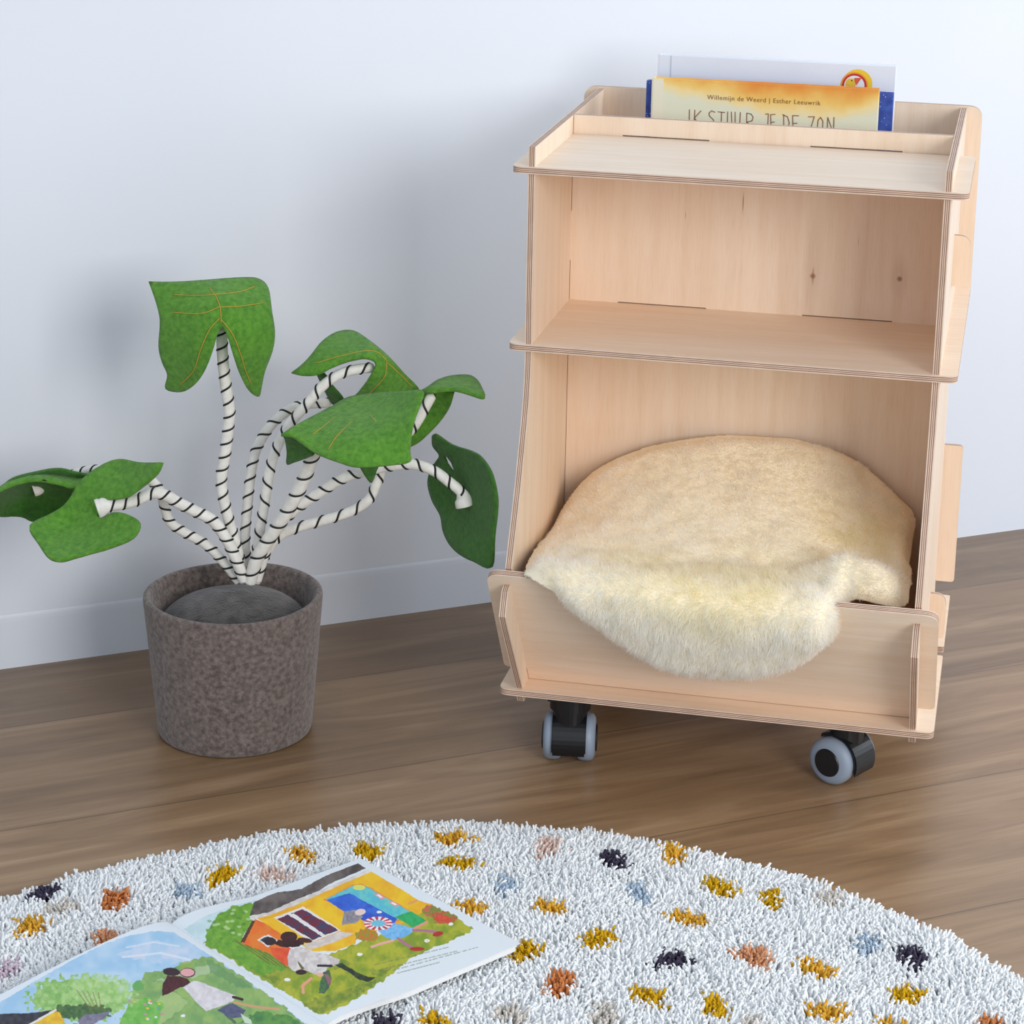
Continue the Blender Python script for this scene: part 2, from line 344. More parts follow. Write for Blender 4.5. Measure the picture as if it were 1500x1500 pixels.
def caster(x, y, rz):
    tyre = simple('grey_rubber_tyre', (146, 160, 178), .45) if 'grey_rubber_tyre' not in bpy.data.materials else bpy.data.materials['grey_rubber_tyre']
    blk = simple('black_plastic', (17, 19, 23), .38) if 'black_plastic' not in bpy.data.materials else bpy.data.materials['black_plastic']
    # housing
    r_ = .0215
    bm = bmesh.new()
    def prism(hw, pr):
        a = [bm.verts.new((-hw, p, q)) for p, q in pr]; b = [bm.verts.new((hw, p, q)) for p, q in pr]
        bm.faces.new(a); bm.faces.new(b[::-1])
        for i in range(len(pr)):
            j = (i+1) % len(pr); bm.faces.new((a[j], a[i], b[i], b[j]))
    oc = [(-.0275*math.cos(R(q)), .0235+.0272*math.sin(R(q))) for q in range(-22, 131, 9)]
    ic = [(-.0243*math.cos(R(q)), .0235+.0243*math.sin(R(q))) for q in range(130, -23, -9)]
    prism(.0166, oc+ic)
    prism(.0062, [(-.0235*math.cos(R(q)), .0235+.0262*math.sin(R(q))) for q in range(-8, 150, 12)]+[(.012, .018), (-.008, .014)])
    bmesh.ops.recalc_face_normals(bm, faces=bm.faces)
    bmesh.ops.bevel(bm, geom=[e for e in bm.edges if abs(abs(e.verts[0].co.x)-.0166) < 1e-6 and abs(e.verts[0].co.x-e.verts[1].co.x) < 1e-6], offset=.0011, segments=2, affect='EDGES', clamp_overlap=True)
    # stem + mounting plate
    for (rr, z0_, z1_) in ((.0164, .040, .062), (.0200, .056, .071)):
        g = bmesh.ops.create_cone(bm, cap_ends=True, segments=28, radius1=rr, radius2=rr, depth=z1_-z0_, matrix=Matrix.Translation((0, -.004, (z0_+z1_)/2)))
    bx = bmesh.ops.create_cube(bm, size=1, matrix=Matrix.Translation((0, -.004, .0717)) @ Matrix.Diagonal((.042, .042, .004, 1)))
    c = obj('caster', bm_mesh('caster_housing', bm, blk, False), cart, Matrix.Translation((x, y, 0)) @ Matrix.Rotation(rz, 4, 'Z'))
    for s in (-1, 1):
        prw = [(0.0, -.0), (.0135, .0), (.0185, .0006), (.0222, .0028), (.0235, .0062), (.0234, .0125), (.0222, .0160), (.0205, .0175), (.0, .0175)]
        bm = bmesh.new(); n = 48; rings = []
        for rr, d in prw:
            xx = s*(.0255-d)
            rings.append([bm.verts.new((xx, rr*math.cos(2*math.pi*k/n), .0235+rr*math.sin(2*math.pi*k/n))) for k in range(n)] if rr > 0 else bm.verts.new((xx, 0, .0235)))
        for a, b in zip(rings, rings[1:]):
            for k in range(n):
                k2 = (k+1) % n
                if not isinstance(a, list): bm.faces.new((a, b[k], b[k2]))
                elif not isinstance(b, list): bm.faces.new((a[k], a[k2], b))
                else: bm.faces.new((a[k], a[k2], b[k2], b[k]))
        bmesh.ops.recalc_face_normals(bm, faces=bm.faces)
        w = obj('wheel', bm_mesh('wheel', bm, tyre, True), c)
        bm = bmesh.new()
        bmesh.ops.create_cone(bm, cap_ends=True, segments=40, radius1=.0142, radius2=.0132, depth=.0016, matrix=Matrix.Translation((s*.0260, 0, .0235)) @ Matrix.Rotation(s*math.pi/2, 4, 'Y'))
        obj('hub_cap', bm_mesh('hub_cap', bm, blk, False), c)
    return c
caster(-.1425, .022, R(8)); caster(.121, .045, R(60)); caster(-.142, .30, R(-20)); caster(.142, .30, R(30))

# ------------------------------------------------------------------ sheepskin
prof_c = [(.170, .296), (.15, .288), (.10, .262), (.05, .240), (0, .226), (-.045, .225), (-.076, .231), (-.097, .222), (-.0955, .203), (-.078, .172), (-.056, .140), (-.036, .112), (-.022, .093)]
prof_r = [(.170, .296), (.15, .288), (.10, .262), (.05, .240), (0, .226), (-.020, .222), (-.032, .214), (-.038, .205), (-.036, .195), (-.032, .18), (-.025, .165), (-.02, .15), (-.015, .14)]
def curve_pts(pr, n):
    c = catmull([(0, a, b) for a, b in pr], 20); c = np.array([[v.y, v.z] for v in c])
    s = np.r_[0, np.cumsum(np.hypot(*np.diff(c, axis=0).T))]
    return c, s
cC, sC = curve_pts(prof_c, 0); cR_, sR_ = curve_pts(prof_r, 0)
def smooth(a, b, x): t = np.clip((x-a)/(b-a), 0, 1); return t*t*(3-2*t)
def vnoise(p, scale, seed=0):
    r = np.random.default_rng(seed); g = r.random((17, 17, 17))
    q = (np.asarray(p)*scale) % 16; i = np.floor(q).astype(int); f = q-i; f = f*f*(3-2*f); i2 = (i+1) % 16
    o = 0
    for a in (0, 1):
        for b in (0, 1):
            for c in (0, 1):
                ix = np.where(a, i2[..., 0], i[..., 0]); iy = np.where(b, i2[..., 1], i[..., 1]); iz = np.where(c, i2[..., 2], i[..., 2])
                w = (f[..., 0] if a else 1-f[..., 0])*(f[..., 1] if b else 1-f[..., 1])*(f[..., 2] if c else 1-f[..., 2])
                o = o + w*g[ix, iy, iz]
    return o*2-1
nx, ns = 190, 250
X, Sg = np.meshgrid(np.linspace(-.182, .183, nx), np.linspace(0, 1, ns))
def surf(X, Sg):
    pc = np.stack([np.interp(Sg, sC/sC[-1], cC[:, k]) for k in (0, 1)], -1)
    pr = np.stack([np.interp(Sg, sR_/sR_[-1], cR_[:, k]) for k in (0, 1)], -1)
    w = smooth(.100, .132, X)[..., None]; p = pc*(1-w)+pr*w
    back = smooth(-.02, .16, p[..., 0])
    z = p[..., 1] - back*(np.where(X < -.02, 1.25*np.maximum(0, -.02-X)**2*2.1, 1.34*np.maximum(0, X-.05)**1.43)) + .0065*smooth(.06, .16, p[..., 0])
    # folded-up lump at the right, shallow sag in the middle of the seat
    z = z + .024*np.exp(-((X-.125)/.040)**2-((p[..., 0]+.022)/.022)**2)
    z = z + .010*np.exp(-((X-.165)/.03)**2-((p[..., 0]-.07)/.05)**2)
    z = z - .006*np.exp(-((X-.06)/.07)**2-((p[..., 0]-.01)/.02)**2)
    z = z + .004*smooth(.06, -.05, p[..., 0])*np.exp(-((X+.1)/.09)**2)
    return np.stack([X, p[..., 0], z], -1)
P3 = surf(X, Sg)
P3 += .0022*vnoise(P3, 45, 3)[..., None]*np.array([.2, .5, 1])
c_, s_ = math.cos(YAW), math.sin(YAW)
def c2w(P): return np.stack([CX+P[..., 0]*c_-P[..., 1]*s_, CY+P[..., 0]*s_+P[..., 1]*c_, P[..., 2]], -1)
fu, fv = proj(c2w(P3))
poly = [(773, 832), (790, 795), (812, 758), (842, 715), (872, 686), (915, 664), (970, 647), (1060, 635), (1140, 636), (1205, 645), (1262, 664), (1284, 685), (1315, 718), (1340, 755), (1334, 800), (1330, 850), (1320, 884), (1280, 884), (1252, 878),
        (1240, 895), (1236, 925), (1205, 952), (1165, 976), (1120, 990), (1070, 994), (1010, 990), (960, 975), (912, 948), (862, 915), (826, 886), (805, 858)]
poly = [(1062+(a-1062)*1.025, 815+(b-815)*(1.055 if b > 890 else 1.03)) for a, b in poly]
poly = [tuple(v[:2]) for v in catmull([(a, b, 0) for a, b in poly+[poly[0]]], 6)]
PA = np.array(poly)
def inside_dist(u, v):
    ins = np.zeros(u.shape, bool); dist = np.full(u.shape, 1e9)
    for (x1, y1), (x2, y2) in zip(PA, np.roll(PA, -1, 0)):
        if y1 != y2:
            c = ((y1 > v) != (y2 > v)) & (u < (x2-x1)*(v-y1)/(y2-y1)+x1); ins ^= c
        L2 = (x2-x1)**2+(y2-y1)**2+1e-9; t = np.clip(((u-x1)*(x2-x1)+(v-y1)*(y2-y1))/L2, 0, 1)
        dist = np.minimum(dist, np.hypot(u-x1-t*(x2-x1), v-y1-t*(y2-y1)))
    return ins, dist
INS, DST = inside_dist(fu, fv)
# right part goes on behind the bin front where the photograph cannot show it
hid = (X > .118) & (X < .165) & (P3[..., 1] < -.015) & (Sg < .72); INS |= hid; DST = np.where(hid & (DST < 12), 12, DST)
dS = np.gradient(P3, axis=0); dX = np.gradient(P3, axis=1); NN = np.cross(dX, dS); NN = -NN/np.linalg.norm(NN, axis=-1, keepdims=True)
if NN[60, 90, 2] < 0: NN = -NN
th = .009*(1-smooth(0, 26, DST)); P3 = P3 - NN*th[..., None]
idx = -np.ones(X.shape, int); m = INS[:-1, :-1] & INS[1:, :-1] & INS[:-1, 1:] & INS[1:, 1:]
used = np.zeros(X.shape, bool); used[:-1, :-1] |= m; used[1:, :-1] |= m; used[:-1, 1:] |= m; used[1:, 1:] |= m
idx[used] = np.arange(used.sum()); ii, jj = np.nonzero(m)
quads = np.stack([idx[ii, jj], idx[ii, jj+1], idx[ii+1, jj+1], idx[ii+1, jj]], -1)
M_skin = simple('cream_hide', (250, 238, 212), .9)
skin = empty('sheepskin', (CX, CY, .2), YAW, label='cream yellow sheepskin draped in the bin and over its front panel', category='sheepskin')
off = np.array([0, 0, .2])
hide = obj('hide', mesh_np('hide', P3[used]-off, quads, M_skin, True), skin)
sm = hide.modifiers.new('thick', 'SOLIDIFY'); sm.thickness = .003; sm.offset = -1
# fleece strands
def strands(base, nrm, lean, length, width, col, seg=3, seed=1):
    r = np.random.default_rng(seed); n = len(base)
    side = np.cross(nrm, r.normal(size=(n, 3))); side /= np.linalg.norm(side, axis=1, keepdims=True)
    V = []
    for k in range(seg+1):
        t = k/seg
        c = base + nrm*(length*t)[:, None]*(1-.25*t) + lean*(length*t*t)[:, None]
        w = (width*(1-t)**.7*.5)[:, None] if k < seg else None
        if k < seg: V += [c-side*w, c+side*w]
        else: V += [c]
    V = np.stack(V, 1); K = V.shape[1]; o = (np.arange(n)*K)[:, None]
    f = []
    for k in range(seg-1): f.append(o+np.array([[2*k, 2*k+1, 2*k+3, 2*k+2]]))
    f = np.concatenate(f) if f else np.zeros((0, 4), int)
    tri = o+np.array([[2*(seg-1), 2*(seg-1)+1, 2*seg]])
    tri4 = tri
    me = bpy.data.meshes.new('strands'); V = V.reshape(-1, 3).astype(np.float32)
    me.vertices.add(len(V)); me.vertices.foreach_set('co', V.ravel())
    lv = np.concatenate([f.ravel(), tri4.ravel()]).astype(np.int32); nq, n3 = len(f), len(tri4)
    me.loops.add(len(lv)); me.loops.foreach_set('vertex_index', lv)
    me.polygons.add(nq+n3)
    me.polygons.foreach_set('loop_start', np.concatenate([np.arange(nq)*4, nq*4+np.arange(n3)*3]).astype(np.int32))
    me.polygons.foreach_set('loop_total', np.concatenate([np.full(nq, 4), np.full(n3, 3)]).astype(np.int32))
    me.update(calc_edges=True); me.polygons.foreach_set('use_smooth', np.ones(nq+n3, bool))
    set_col(me, np.repeat(col, K, 0)); return me
NS = 210000
area = np.linalg.norm(np.cross(P3[1:, :-1]-P3[:-1, :-1], P3[:-1, 1:]-P3[:-1, :-1]), axis=-1)*m
cell = RNG.choice(area.size, NS, p=(area/area.sum()).ravel()); ci, cj = np.unravel_index(cell, area.shape)
a_, b_ = RNG.random(NS)[:, None], RNG.random(NS)[:, None]
def bil(Q): return (Q[ci, cj]*(1-a_)+Q[ci, cj+1]*a_)*(1-b_)+(Q[ci+1, cj]*(1-a_)+Q[ci+1, cj+1]*a_)*b_
bp = bil(P3); bn = bil(NN); bn /= np.linalg.norm(bn, axis=1, keepdims=True); bd = bil(DST[..., None])[:, 0]; bs_ = bil(Sg[..., None])[:, 0]
clump = np.stack([vnoise(bp, 70, k) for k in (5, 6, 7)], -1)*.55 + np.stack([vnoise(bp, 190, k) for k in (8, 9, 10)], -1)*.45
lean = clump*.38 + RNG.normal(size=(NS, 3))*.12 + np.array([0, -.25, -.15])
out = np.zeros((NS, 3))
nn = bn + clump*.18 + RNG.normal(size=(NS, 3))*.10; nn /= np.linalg.norm(nn, axis=1, keepdims=True)
ln = .0095*(.75+.4*RNG.random(NS))*(.62+.38*smooth(0, 30, bd))*np.where(bs_ > .45, 1.15, 1.0)
t1 = (vnoise(bp, 14, 21)*.5+vnoise(bp, 38, 22)*.35)
seat = smooth(-.03, .05, bp[:, 1])
cw = np.array([1, .993, .96]); cy_ = np.array([1, .96, .76]); cb_ = np.array([1, .97, .915])
# yellow in the middle of the drape and at the right of the seat, whiter along the hem, buff on the seat
dr = 1-seat; ye = dr*smooth(60, 130, DST[ci, cj])*.55 + .7*np.exp(-((bp[:, 0]-.13)/.05)**2-((bp[:, 1]-.07)/.05)**2)
ye = np.clip(ye+t1*.35*(ye > .02), 0, 1)[:, None]; bu = (seat*np.clip(.75+t1*.8, 0, 1))[:, None]*(1-ye)
fc = cw*(1-ye-bu*.9)+cy_*ye+cb_*bu*.9
fc *= (.975+.02*RNG.random((NS, 1)))
M_fur = attr_mat('fleece', rough=.75, spec=.15)
nt = M_fur.node_tree; bsf = nt.nodes['Principled BSDF']; bsf.inputs['Sheen Weight'].default_value = .25
tr = node(nt, 'ShaderNodeBsdfTranslucent'); mxs = node(nt, 'ShaderNodeMixShader'); mxs.inputs[0].default_value = .5
nt.links.new([n for n in nt.nodes if n.type == 'ATTRIBUTE'][0].outputs['Color'], tr.inputs['Color'])
nt.links.new(bsf.outputs[0], mxs.inputs[1]); nt.links.new(tr.outputs[0], mxs.inputs[2]); nt.links.new(mxs.outputs[0], nt.nodes['Material Output'].inputs[0])
me = strands(bp-bn*.001-off, nn, lean, ln, np.full(NS, .0009), fc, 3)
me.materials.append(M_fur); obj('fleece', me, skin)

# ------------------------------------------------------------------ books in the pocket
def cart_px(u, v, y):
    """point on the cart-local plane y = const"""
    n = Vector((-s_, c_, 0)); P0 = Vector((CX, CY, 0))+n*y; d = ray(u, v); t = (P0-Vector((0, 0, CAMH))).dot(n)/d.dot(n)
    w = Vector((0, 0, CAMH))+d*t; q = w-Vector((CX, CY, 0)); return Vector((q.x*c_+q.y*s_, y, w.z))
def box_mesh(name, x0_, x1_, y0_, y1_, z0_, z1_, mat, bev=0, seg=2):
    bm = bmesh.new(); bmesh.ops.create_cube(bm, size=1, matrix=Matrix.Translation(((x0_+x1_)/2, (y0_+y1_)/2, (z0_+z1_)/2)) @ Matrix.Diagonal((x1_-x0_, y1_-y0_, z1_-z0_, 1)))
    if bev: bmesh.ops.bevel(bm, geom=list(bm.edges), offset=bev, segments=seg, affect='EDGES', profile=.5)
    return bm_mesh(name, bm, mat, False)
M_paper = noisy('paper_edges', (226, 222, 212), (242, 240, 234), scale=(1, 60, 1), nscale=20, rough=.85)
def cover_mat():
    m, nt, bs = new_mat('sunny_watercolour_cover'); L = nt.links.new
    tc = node(nt, 'ShaderNodeTexCoord'); sx = node(nt, 'ShaderNodeSeparateXYZ'); L(tc.outputs['Object'], sx.inputs[0])
    nz = node(nt, 'ShaderNodeTexNoise', Scale=22, Detail=5); L(tc.outputs['Object'], nz.inputs['Vector'])
    def mth(op, a, b=0.0):
        n = node(nt, 'ShaderNodeMath', operation=op)
        for i, q in enumerate((a, b)):
            if isinstance(q, (int, float)): n.inputs[i].default_value = q
            else: L(q, n.inputs[i])
        return n.outputs[0]
    # local z: 0 at the top edge going down; local x: 0..0.228
    dn = mth('DIVIDE', mth('MULTIPLY', sx.outputs['Z'], -1.0), .034)
    ex = mth('POWER', mth('ABSOLUTE', mth('DIVIDE', mth('SUBTRACT', sx.outputs['X'], .155), .15)), 2.0)
    v = mth('ADD', mth('ADD', dn, mth('MULTIPLY', mth('SUBTRACT', nz.outputs['Fac'], .5), 1.1)), mth('MULTIPLY', ex, .55))
    rp = node(nt, 'ShaderNodeValToRGB'); L(v, rp.inputs[0]); e = rp.color_ramp.elements
    e[0].position = 0; e[0].color = (*lin((226, 140, 50)), 1); e[1].position = 1; e[1].color = (*lin((226, 228, 205)), 1)
    for p_, c in ((.22, (232, 165, 72)), (.48, (240, 200, 110)), (.72, (242, 220, 160))): k = e.new(p_); k.color = (*lin(c), 1)
    L(rp.outputs[0], bs.inputs['Base Color']); bs.inputs['Roughness'].default_value = .45
    return m
M_cover = cover_mat()
M_white = noisy('white_cover', (228, 232, 242), (234, 238, 246), nscale=8, rough=.4)
M_blue = noisy('blue_starry_cover', (38, 62, 150), (64, 96, 190), nscale=90, rough=.45)
nt = M_blue.node_tree
vo = node(nt, 'ShaderNodeTexVoronoi', Scale=260); tcn = node(nt, 'ShaderNodeTexCoord'); nt.links.new(tcn.outputs['Object'], vo.inputs['Vector'])
rpb = node(nt, 'ShaderNodeValToRGB'); rpb.color_ramp.elements[0].position = .1; rpb.color_ramp.elements[0].color = (.7, .78, .95, 1); rpb.color_ramp.elements[1].position = .2; rpb.color_ramp.elements[1].color = (0, 0, 0, 1)
nt.links.new(vo.outputs['Distance'], rpb.inputs[0])
old = [n for n in nt.nodes if n.type == 'VALTORGB' and n != rpb][0]; mb = node(nt, 'ShaderNodeMix', data_type='RGBA', blend_type='ADD'); mb.inputs['Factor'].default_value = .5
nt.links.new(old.outputs[0], mb.inputs['A']); nt.links.new(rpb.outputs[0], mb.inputs['B']); nt.links.new(mb.outputs['Result'], nt.nodes['Principled BSDF'].inputs['Base Color'])
M_cream = simple('cream_spine', (232, 228, 208), .5)
ZP = ZM+.0022
def book(name, TL, TR, y, thick, cov, spine, label, tilt):
    """hardcover standing in the pocket, local origin = top left front corner of the cover"""
    TLc, TRc = cart_px(*TL, y), cart_px(*TR, y); w = TRc.x-TLc.x; h = (TLc.z+TRc.z)/2-ZP-abs(math.sin(tilt))*w
    base = (TLc.z+TRc.z)/2
    M = MC @ Matrix.Translation((TLc.x, y, base)) 
    o = empty(name, (0, 0, 0), 0, label=label, category='book', group='picture books in the top pocket'); o.matrix_world = M
    o.empty_display_size = .03
    h = base-ZP
    ct = .0022
    cv = obj('cover', box_mesh('cover', 0, w, 0, ct, -h, 0, cov, .0006), o)
    obj('cover', box_mesh('cover', 0, w, thick-ct, thick, -h, 0, cov, .0006), o)
    obj('spine', box_mesh('spine', -.0015, .0012, .0004, thick-.0004, -h, 0, spine, .0005), o)
    obj('page_block', box_mesh('pages', .001, w-.003, ct, thick-ct, -h+.003, -.003, M_paper), o)
    return o, cv, w, h
b1, cv1, w1, h1 = book('picture_book', (957, 114.5), (1288, 131), .262, .012, M_cover, M_cream, 'orange and yellow watercolour picture book in front in the cart pocket', 0)
b2, cv2, w2, h2 = book('picture_book', (949, 117.5), (1309, 138), .284, .010, M_blue, M_blue, 'dark blue starry book between the orange and the white book', 0)
b3, cv3, w3, h3 = book('picture_book', (966, 79), (1313, 98), .307, .014, M_white, M_white, 'tallest white picture book with a round bird emblem at its corner', 0)
# spine strip and hinge groove of front book and white book
obj('cover_strip', box_mesh('strip', .0, .0105, -.0005, .0, -h1, -.0006, M_cream), cv1)
M_groove = simple('cover_groove', (196, 204, 218), .5)
obj('hinge_groove', box_mesh('groove', .0115, .0128, -.0003, .0, -h3, -.0006, M_groove), cv3)
# writing on the front cover
M_ink = simple('brown_ink', (140, 96, 50), .6); M_ink2 = simple('dark_brown_ink', (136, 88, 66), .6)
def text_mesh(body, size, width, mat, parent, x, z, y=-.0006, off=0.0):
    cu = bpy.data.curves.new('txt', 'FONT'); cu.body = body; cu.size = size; cu.space_character = 1.12; cu.offset = off
    t = bpy.data.objects.new('txt', cu); COL.objects.link(t); bpy.context.view_layer.update()
    me = bpy.data.meshes.new_from_object(t.evaluated_get(bpy.context.evaluated_depsgraph_get())); bpy.data.objects.remove(t)
    xs = [v.co.x for v in me.vertices]; k = width/(max(xs)-min(xs)); x_min = min(xs)
    for v in me.vertices: v.co.x = (v.co.x-x_min)*k; v.co.z = v.co.y; v.co.y = 0
    me.materials.clear(); me.materials.append(mat)
    return obj('lettering', me, parent, Matrix.Translation((x, y, z)))
L0 = cart_px(957, 114.5, .262).x; T0 = (cart_px(957, 114.5, .262).z+cart_px(1288, 131, .262).z)/2
ta = cart_px(1036, 148, .262); tb = cart_px(1202, 153.5, .262)
text_mesh('Willemijn de Weerd | Esther Leeuwrik', .0066, tb.x-ta.x, M_ink, cv1, ta.x-L0, (ta.z+tb.z)/2-T0+.0007, off=0)
def strokes(name, lines, mat, parent, w=.0005, y=-.0006):
    V, Fc = [], []
    for l in lines:
        for (a, b) in zip(l, l[1:]):
            a, b = Vector(a), Vector(b); d = (b-a).normalized(); n = Vector((-d.y, d.x))*w; d = d*w*.6
            i = len(V); V += [(a-d+n).to_tuple()+(0,), (a-d-n).to_tuple()+(0,), (b+d-n).to_tuple()+(0,), (b+d+n).to_tuple()+(0,)]; Fc.append((i, i+1, i+2, i+3))
    V = [(p[0], y, p[1]) for p in V]
    return obj(name, mesh_np(name, V, Fc, mat), parent)
def tpx(x, y):   # position in a 3.66x view of the cover -> local cover coordinates
    q = cart_px(930+x/3.6585, 60+y/3.6585, .262); return (q.x-L0, q.z-T0)
def arc(cx, cy, rx, ry, a0, a1, n=9): return [tpx(cx+rx*math.cos(R(a0+(a1-a0)*k/n)), cy+ry*math.sin(R(a0+(a1-a0)*k/n))) for k in range(n+1)]
H = 90
def sl(x): return 368+(x-293)*.053
def P_(x, y): return tpx(x, sl(x)+y)
TL_ = [[P_(293, 0), P_(291, H)], [P_(322, 0), P_(318, H)], [P_(355, 3), P_(320, 42), P_(352, H)],
       [P_(430, 6), P_(412, 0), P_(398, 12), P_(400, 28), P_(420, 46), P_(428, 66), P_(412, 86), P_(394, H-4)],
       [P_(445, 3), P_(483, 5)], [P_(465, 4), P_(462, H)],
       [P_(498, 0), P_(496, 70), P_(508, 86), P_(520, 72), P_(518, 0)], [P_(538, 0), P_(538, 70), P_(550, 86), P_(562, 72), P_(566, 0)],
       [P_(600, H), P_(600, 2), P_(624, 6), P_(634, 22), P_(628, 42), P_(602, 50), P_(636, H)],
       [P_(700, 2), P_(716, 0), P_(712, 70), P_(700, 86)], [P_(752, 0), P_(728, 4), P_(730, 86), P_(754, 84)], [P_(730, 44), P_(748, 42)],
       [P_(798, 0), P_(798, 86), P_(820, 74), P_(828, 42), P_(818, 10), P_(792, 0)], [P_(878, 2), P_(846, 2), P_(848, 86), P_(878, 84)], [P_(847, 44), P_(870, 42)],
       [P_(930, 4), P_(962, 2), P_(936, 86), P_(966, 84)], [P_(996, 4), P_(982, 20), P_(978, 60), P_(992, 86), P_(1006, 66), P_(1008, 24), P_(996, 4)],
       [P_(1030, H), P_(1034, 2), P_(1064, 86), P_(1068, 0)]]
strokes('title_lettering', TL_, M_ink2, cv1, .00042)
# emblem on the white book
X3 = cart_px(966, 79, .307).x; T3 = (cart_px(966, 79, .307).z+cart_px(1313, 98, .307).z)/2
def disc(name, cx, cz, r, r0, y, mat, parent, n=56, a0=0, a1=360):
    V, Fc = [], []
    for k in range(n+1):
        a = R(a0+(a1-a0)*k/n)
        V += [(cx+r0*math.cos(a), y, cz+r0*math.sin(a)), (cx+r*math.cos(a), y, cz+r*math.sin(a))]
    for k in range(n): Fc.append((2*k, 2*k+1, 2*k+3, 2*k+2))
    return obj(name, mesh_np(name, V, Fc, mat), parent)
def eloc(u, v): q = cart_px(u, v, .307); return q.x-X3, q.z-T3
ec = eloc(1251.5, 125.5); er = abs(eloc(1271, 125.5)[0]-ec[0])
mk = lambda n, c: simple(n, c, .5)
emb = disc('emblem', ec[0], ec[1], er*1.02, 0, -.0003, mk('emblem_white', (235, 238, 240)), cv3)
e2 = eloc(1256, 123)
disc('emblem_crescent', e2[0], e2[1], er*1.12, er*.55, -.0002, mk('emblem_yellow', (244, 204, 46)), cv3, a0=-75, a1=160)
disc('emblem_ring', ec[0], ec[1], er*1.04, er*.93, -.0004, mk('emblem_orange', (240, 160, 50)), cv3)
disc('emblem_ring', ec[0], ec[1], er*.93, er*.77, -.0005, mk('emblem_red', (206, 44, 44)), cv3)
def poly_el(name, pts, mat, y, parent): return obj(name, mesh_np(name, [(a, y, b) for a, b in pts], [tuple(range(len(pts)))], mat), parent)
def epx(x, y): return eloc(930+x/3.6585, 60+y/3.6585)
hd = [epx(1158+28*math.cos(t)*(1+.06*math.sin(9*t)), 228+28*math.sin(t)*(1+.06*math.sin(9*t))) for t in np.linspace(0, 2*math.pi, 40, endpoint=False)]
poly_el('bird_head', hd, mk('bird_yellow', (236, 194, 60)), -.0006, cv3)
poly_el('bird_body', [epx(1140, 245), epx(1176, 245), epx(1190, 275), epx(1130, 275)], bpy.data.materials['bird_yellow'], -.0006, cv3)
poly_el('bird_beak', [epx(1176, 198), epx(1216, 197), epx(1188, 236), epx(1180, 222)], mk('bird_beak_red', (222, 92, 60)), -.0008, cv3)
poly_el('bird_eye', [epx(1163+3.5*math.cos(t), 212+4*math.sin(t)) for t in np.linspace(0, 6.283, 12, endpoint=False)], mk('bird_eye_black', (30, 25, 25)), -.0008, cv3)

# ------------------------------------------------------------------ felt plant
PX, PY = -.2963, 2.1951
M_felt = noisy('grey_brown_felt', (78, 68, 64), (132, 118, 112), nscale=210, detail=12, rough=.95, bump=.9, bdist=.0016, bscale=520, lo=.3, hi=.68, sheen=.3)
M_felt2 = noisy('dark_grey_felt', (56, 54, 54), (96, 90, 88), nscale=90, detail=10, rough=.95, bump=.9, bdist=.0018, bscale=380, lo=.3, hi=.68, sheen=.3)
plant = empty('felt_plant', (PX, PY, 0), 0, label='green felt potted plant with striped cord stems in a grey felt pot', category='plant')
def lathe(name, prof, n, mat, jit=0, seed=0, z0_=0):
    r = np.random.default_rng(seed); V = []; K = len(prof)
    for i, (rr, z) in enumerate(prof):
        for k in range(n):
            a = 2*math.pi*k/n; w = 1+jit*(math.sin(a*2+.6)*.6+math.sin(a*3+i*.05+seed)*.5)
            V.append((rr*w*math.cos(a), rr*w*math.sin(a), z+(jit*.09*math.sin(a*2+1) if z > .1 else 0)))
    Fc = [(i*n+k, i*n+(k+1) % n, (i+1)*n+(k+1) % n, (i+1)*n+k) for i in range(K-1) for k in range(n)]
    Fc.append(tuple(range(n))[::-1]); Fc.append(tuple((K-1)*n+k for k in range(n)))
    return mesh_np(name, V, Fc, mat, True)
RT, RB, PH = .0876, .0763, .1440
pp = [(.03, .0), (RB-.004, .0), (RB-.001, .002), (RB, .006)]+[(RB+(RT-RB)*t, .006+(PH-.010)*t) for t in np.linspace(.08, 1, 12)]+[(RT-.0005, PH-.001), (RT-.003, PH+.001), (RT-.006, PH), (RT-.008, PH-.004), (RT-.0105, PH-.03), (RT-.013, PH-.06), (.03, PH-.06)]
obj('pot', lathe('pot', pp, 96, M_felt, .012, 2), plant)
mp_ = [(.0745*math.cos(t), .104+.040*math.sin(t)) for t in np.linspace(-.25, math.pi/2-.04, 16)]
mo = obj('soil_mound', lathe('soil_mound', mp_, 72, M_felt2, .01, 5), plant, Matrix.Translation((-.0, 0, 0)))
M_cord = noisy('white_cord', (226, 222, 214), (240, 237, 230), nscale=120, rough=.85, bump=.5, bdist=.0008, bscale=500)
M_thread = simple('black_thread', (16, 16, 18), .6)
def rel(p): return p-Vector((PX, PY, 0))
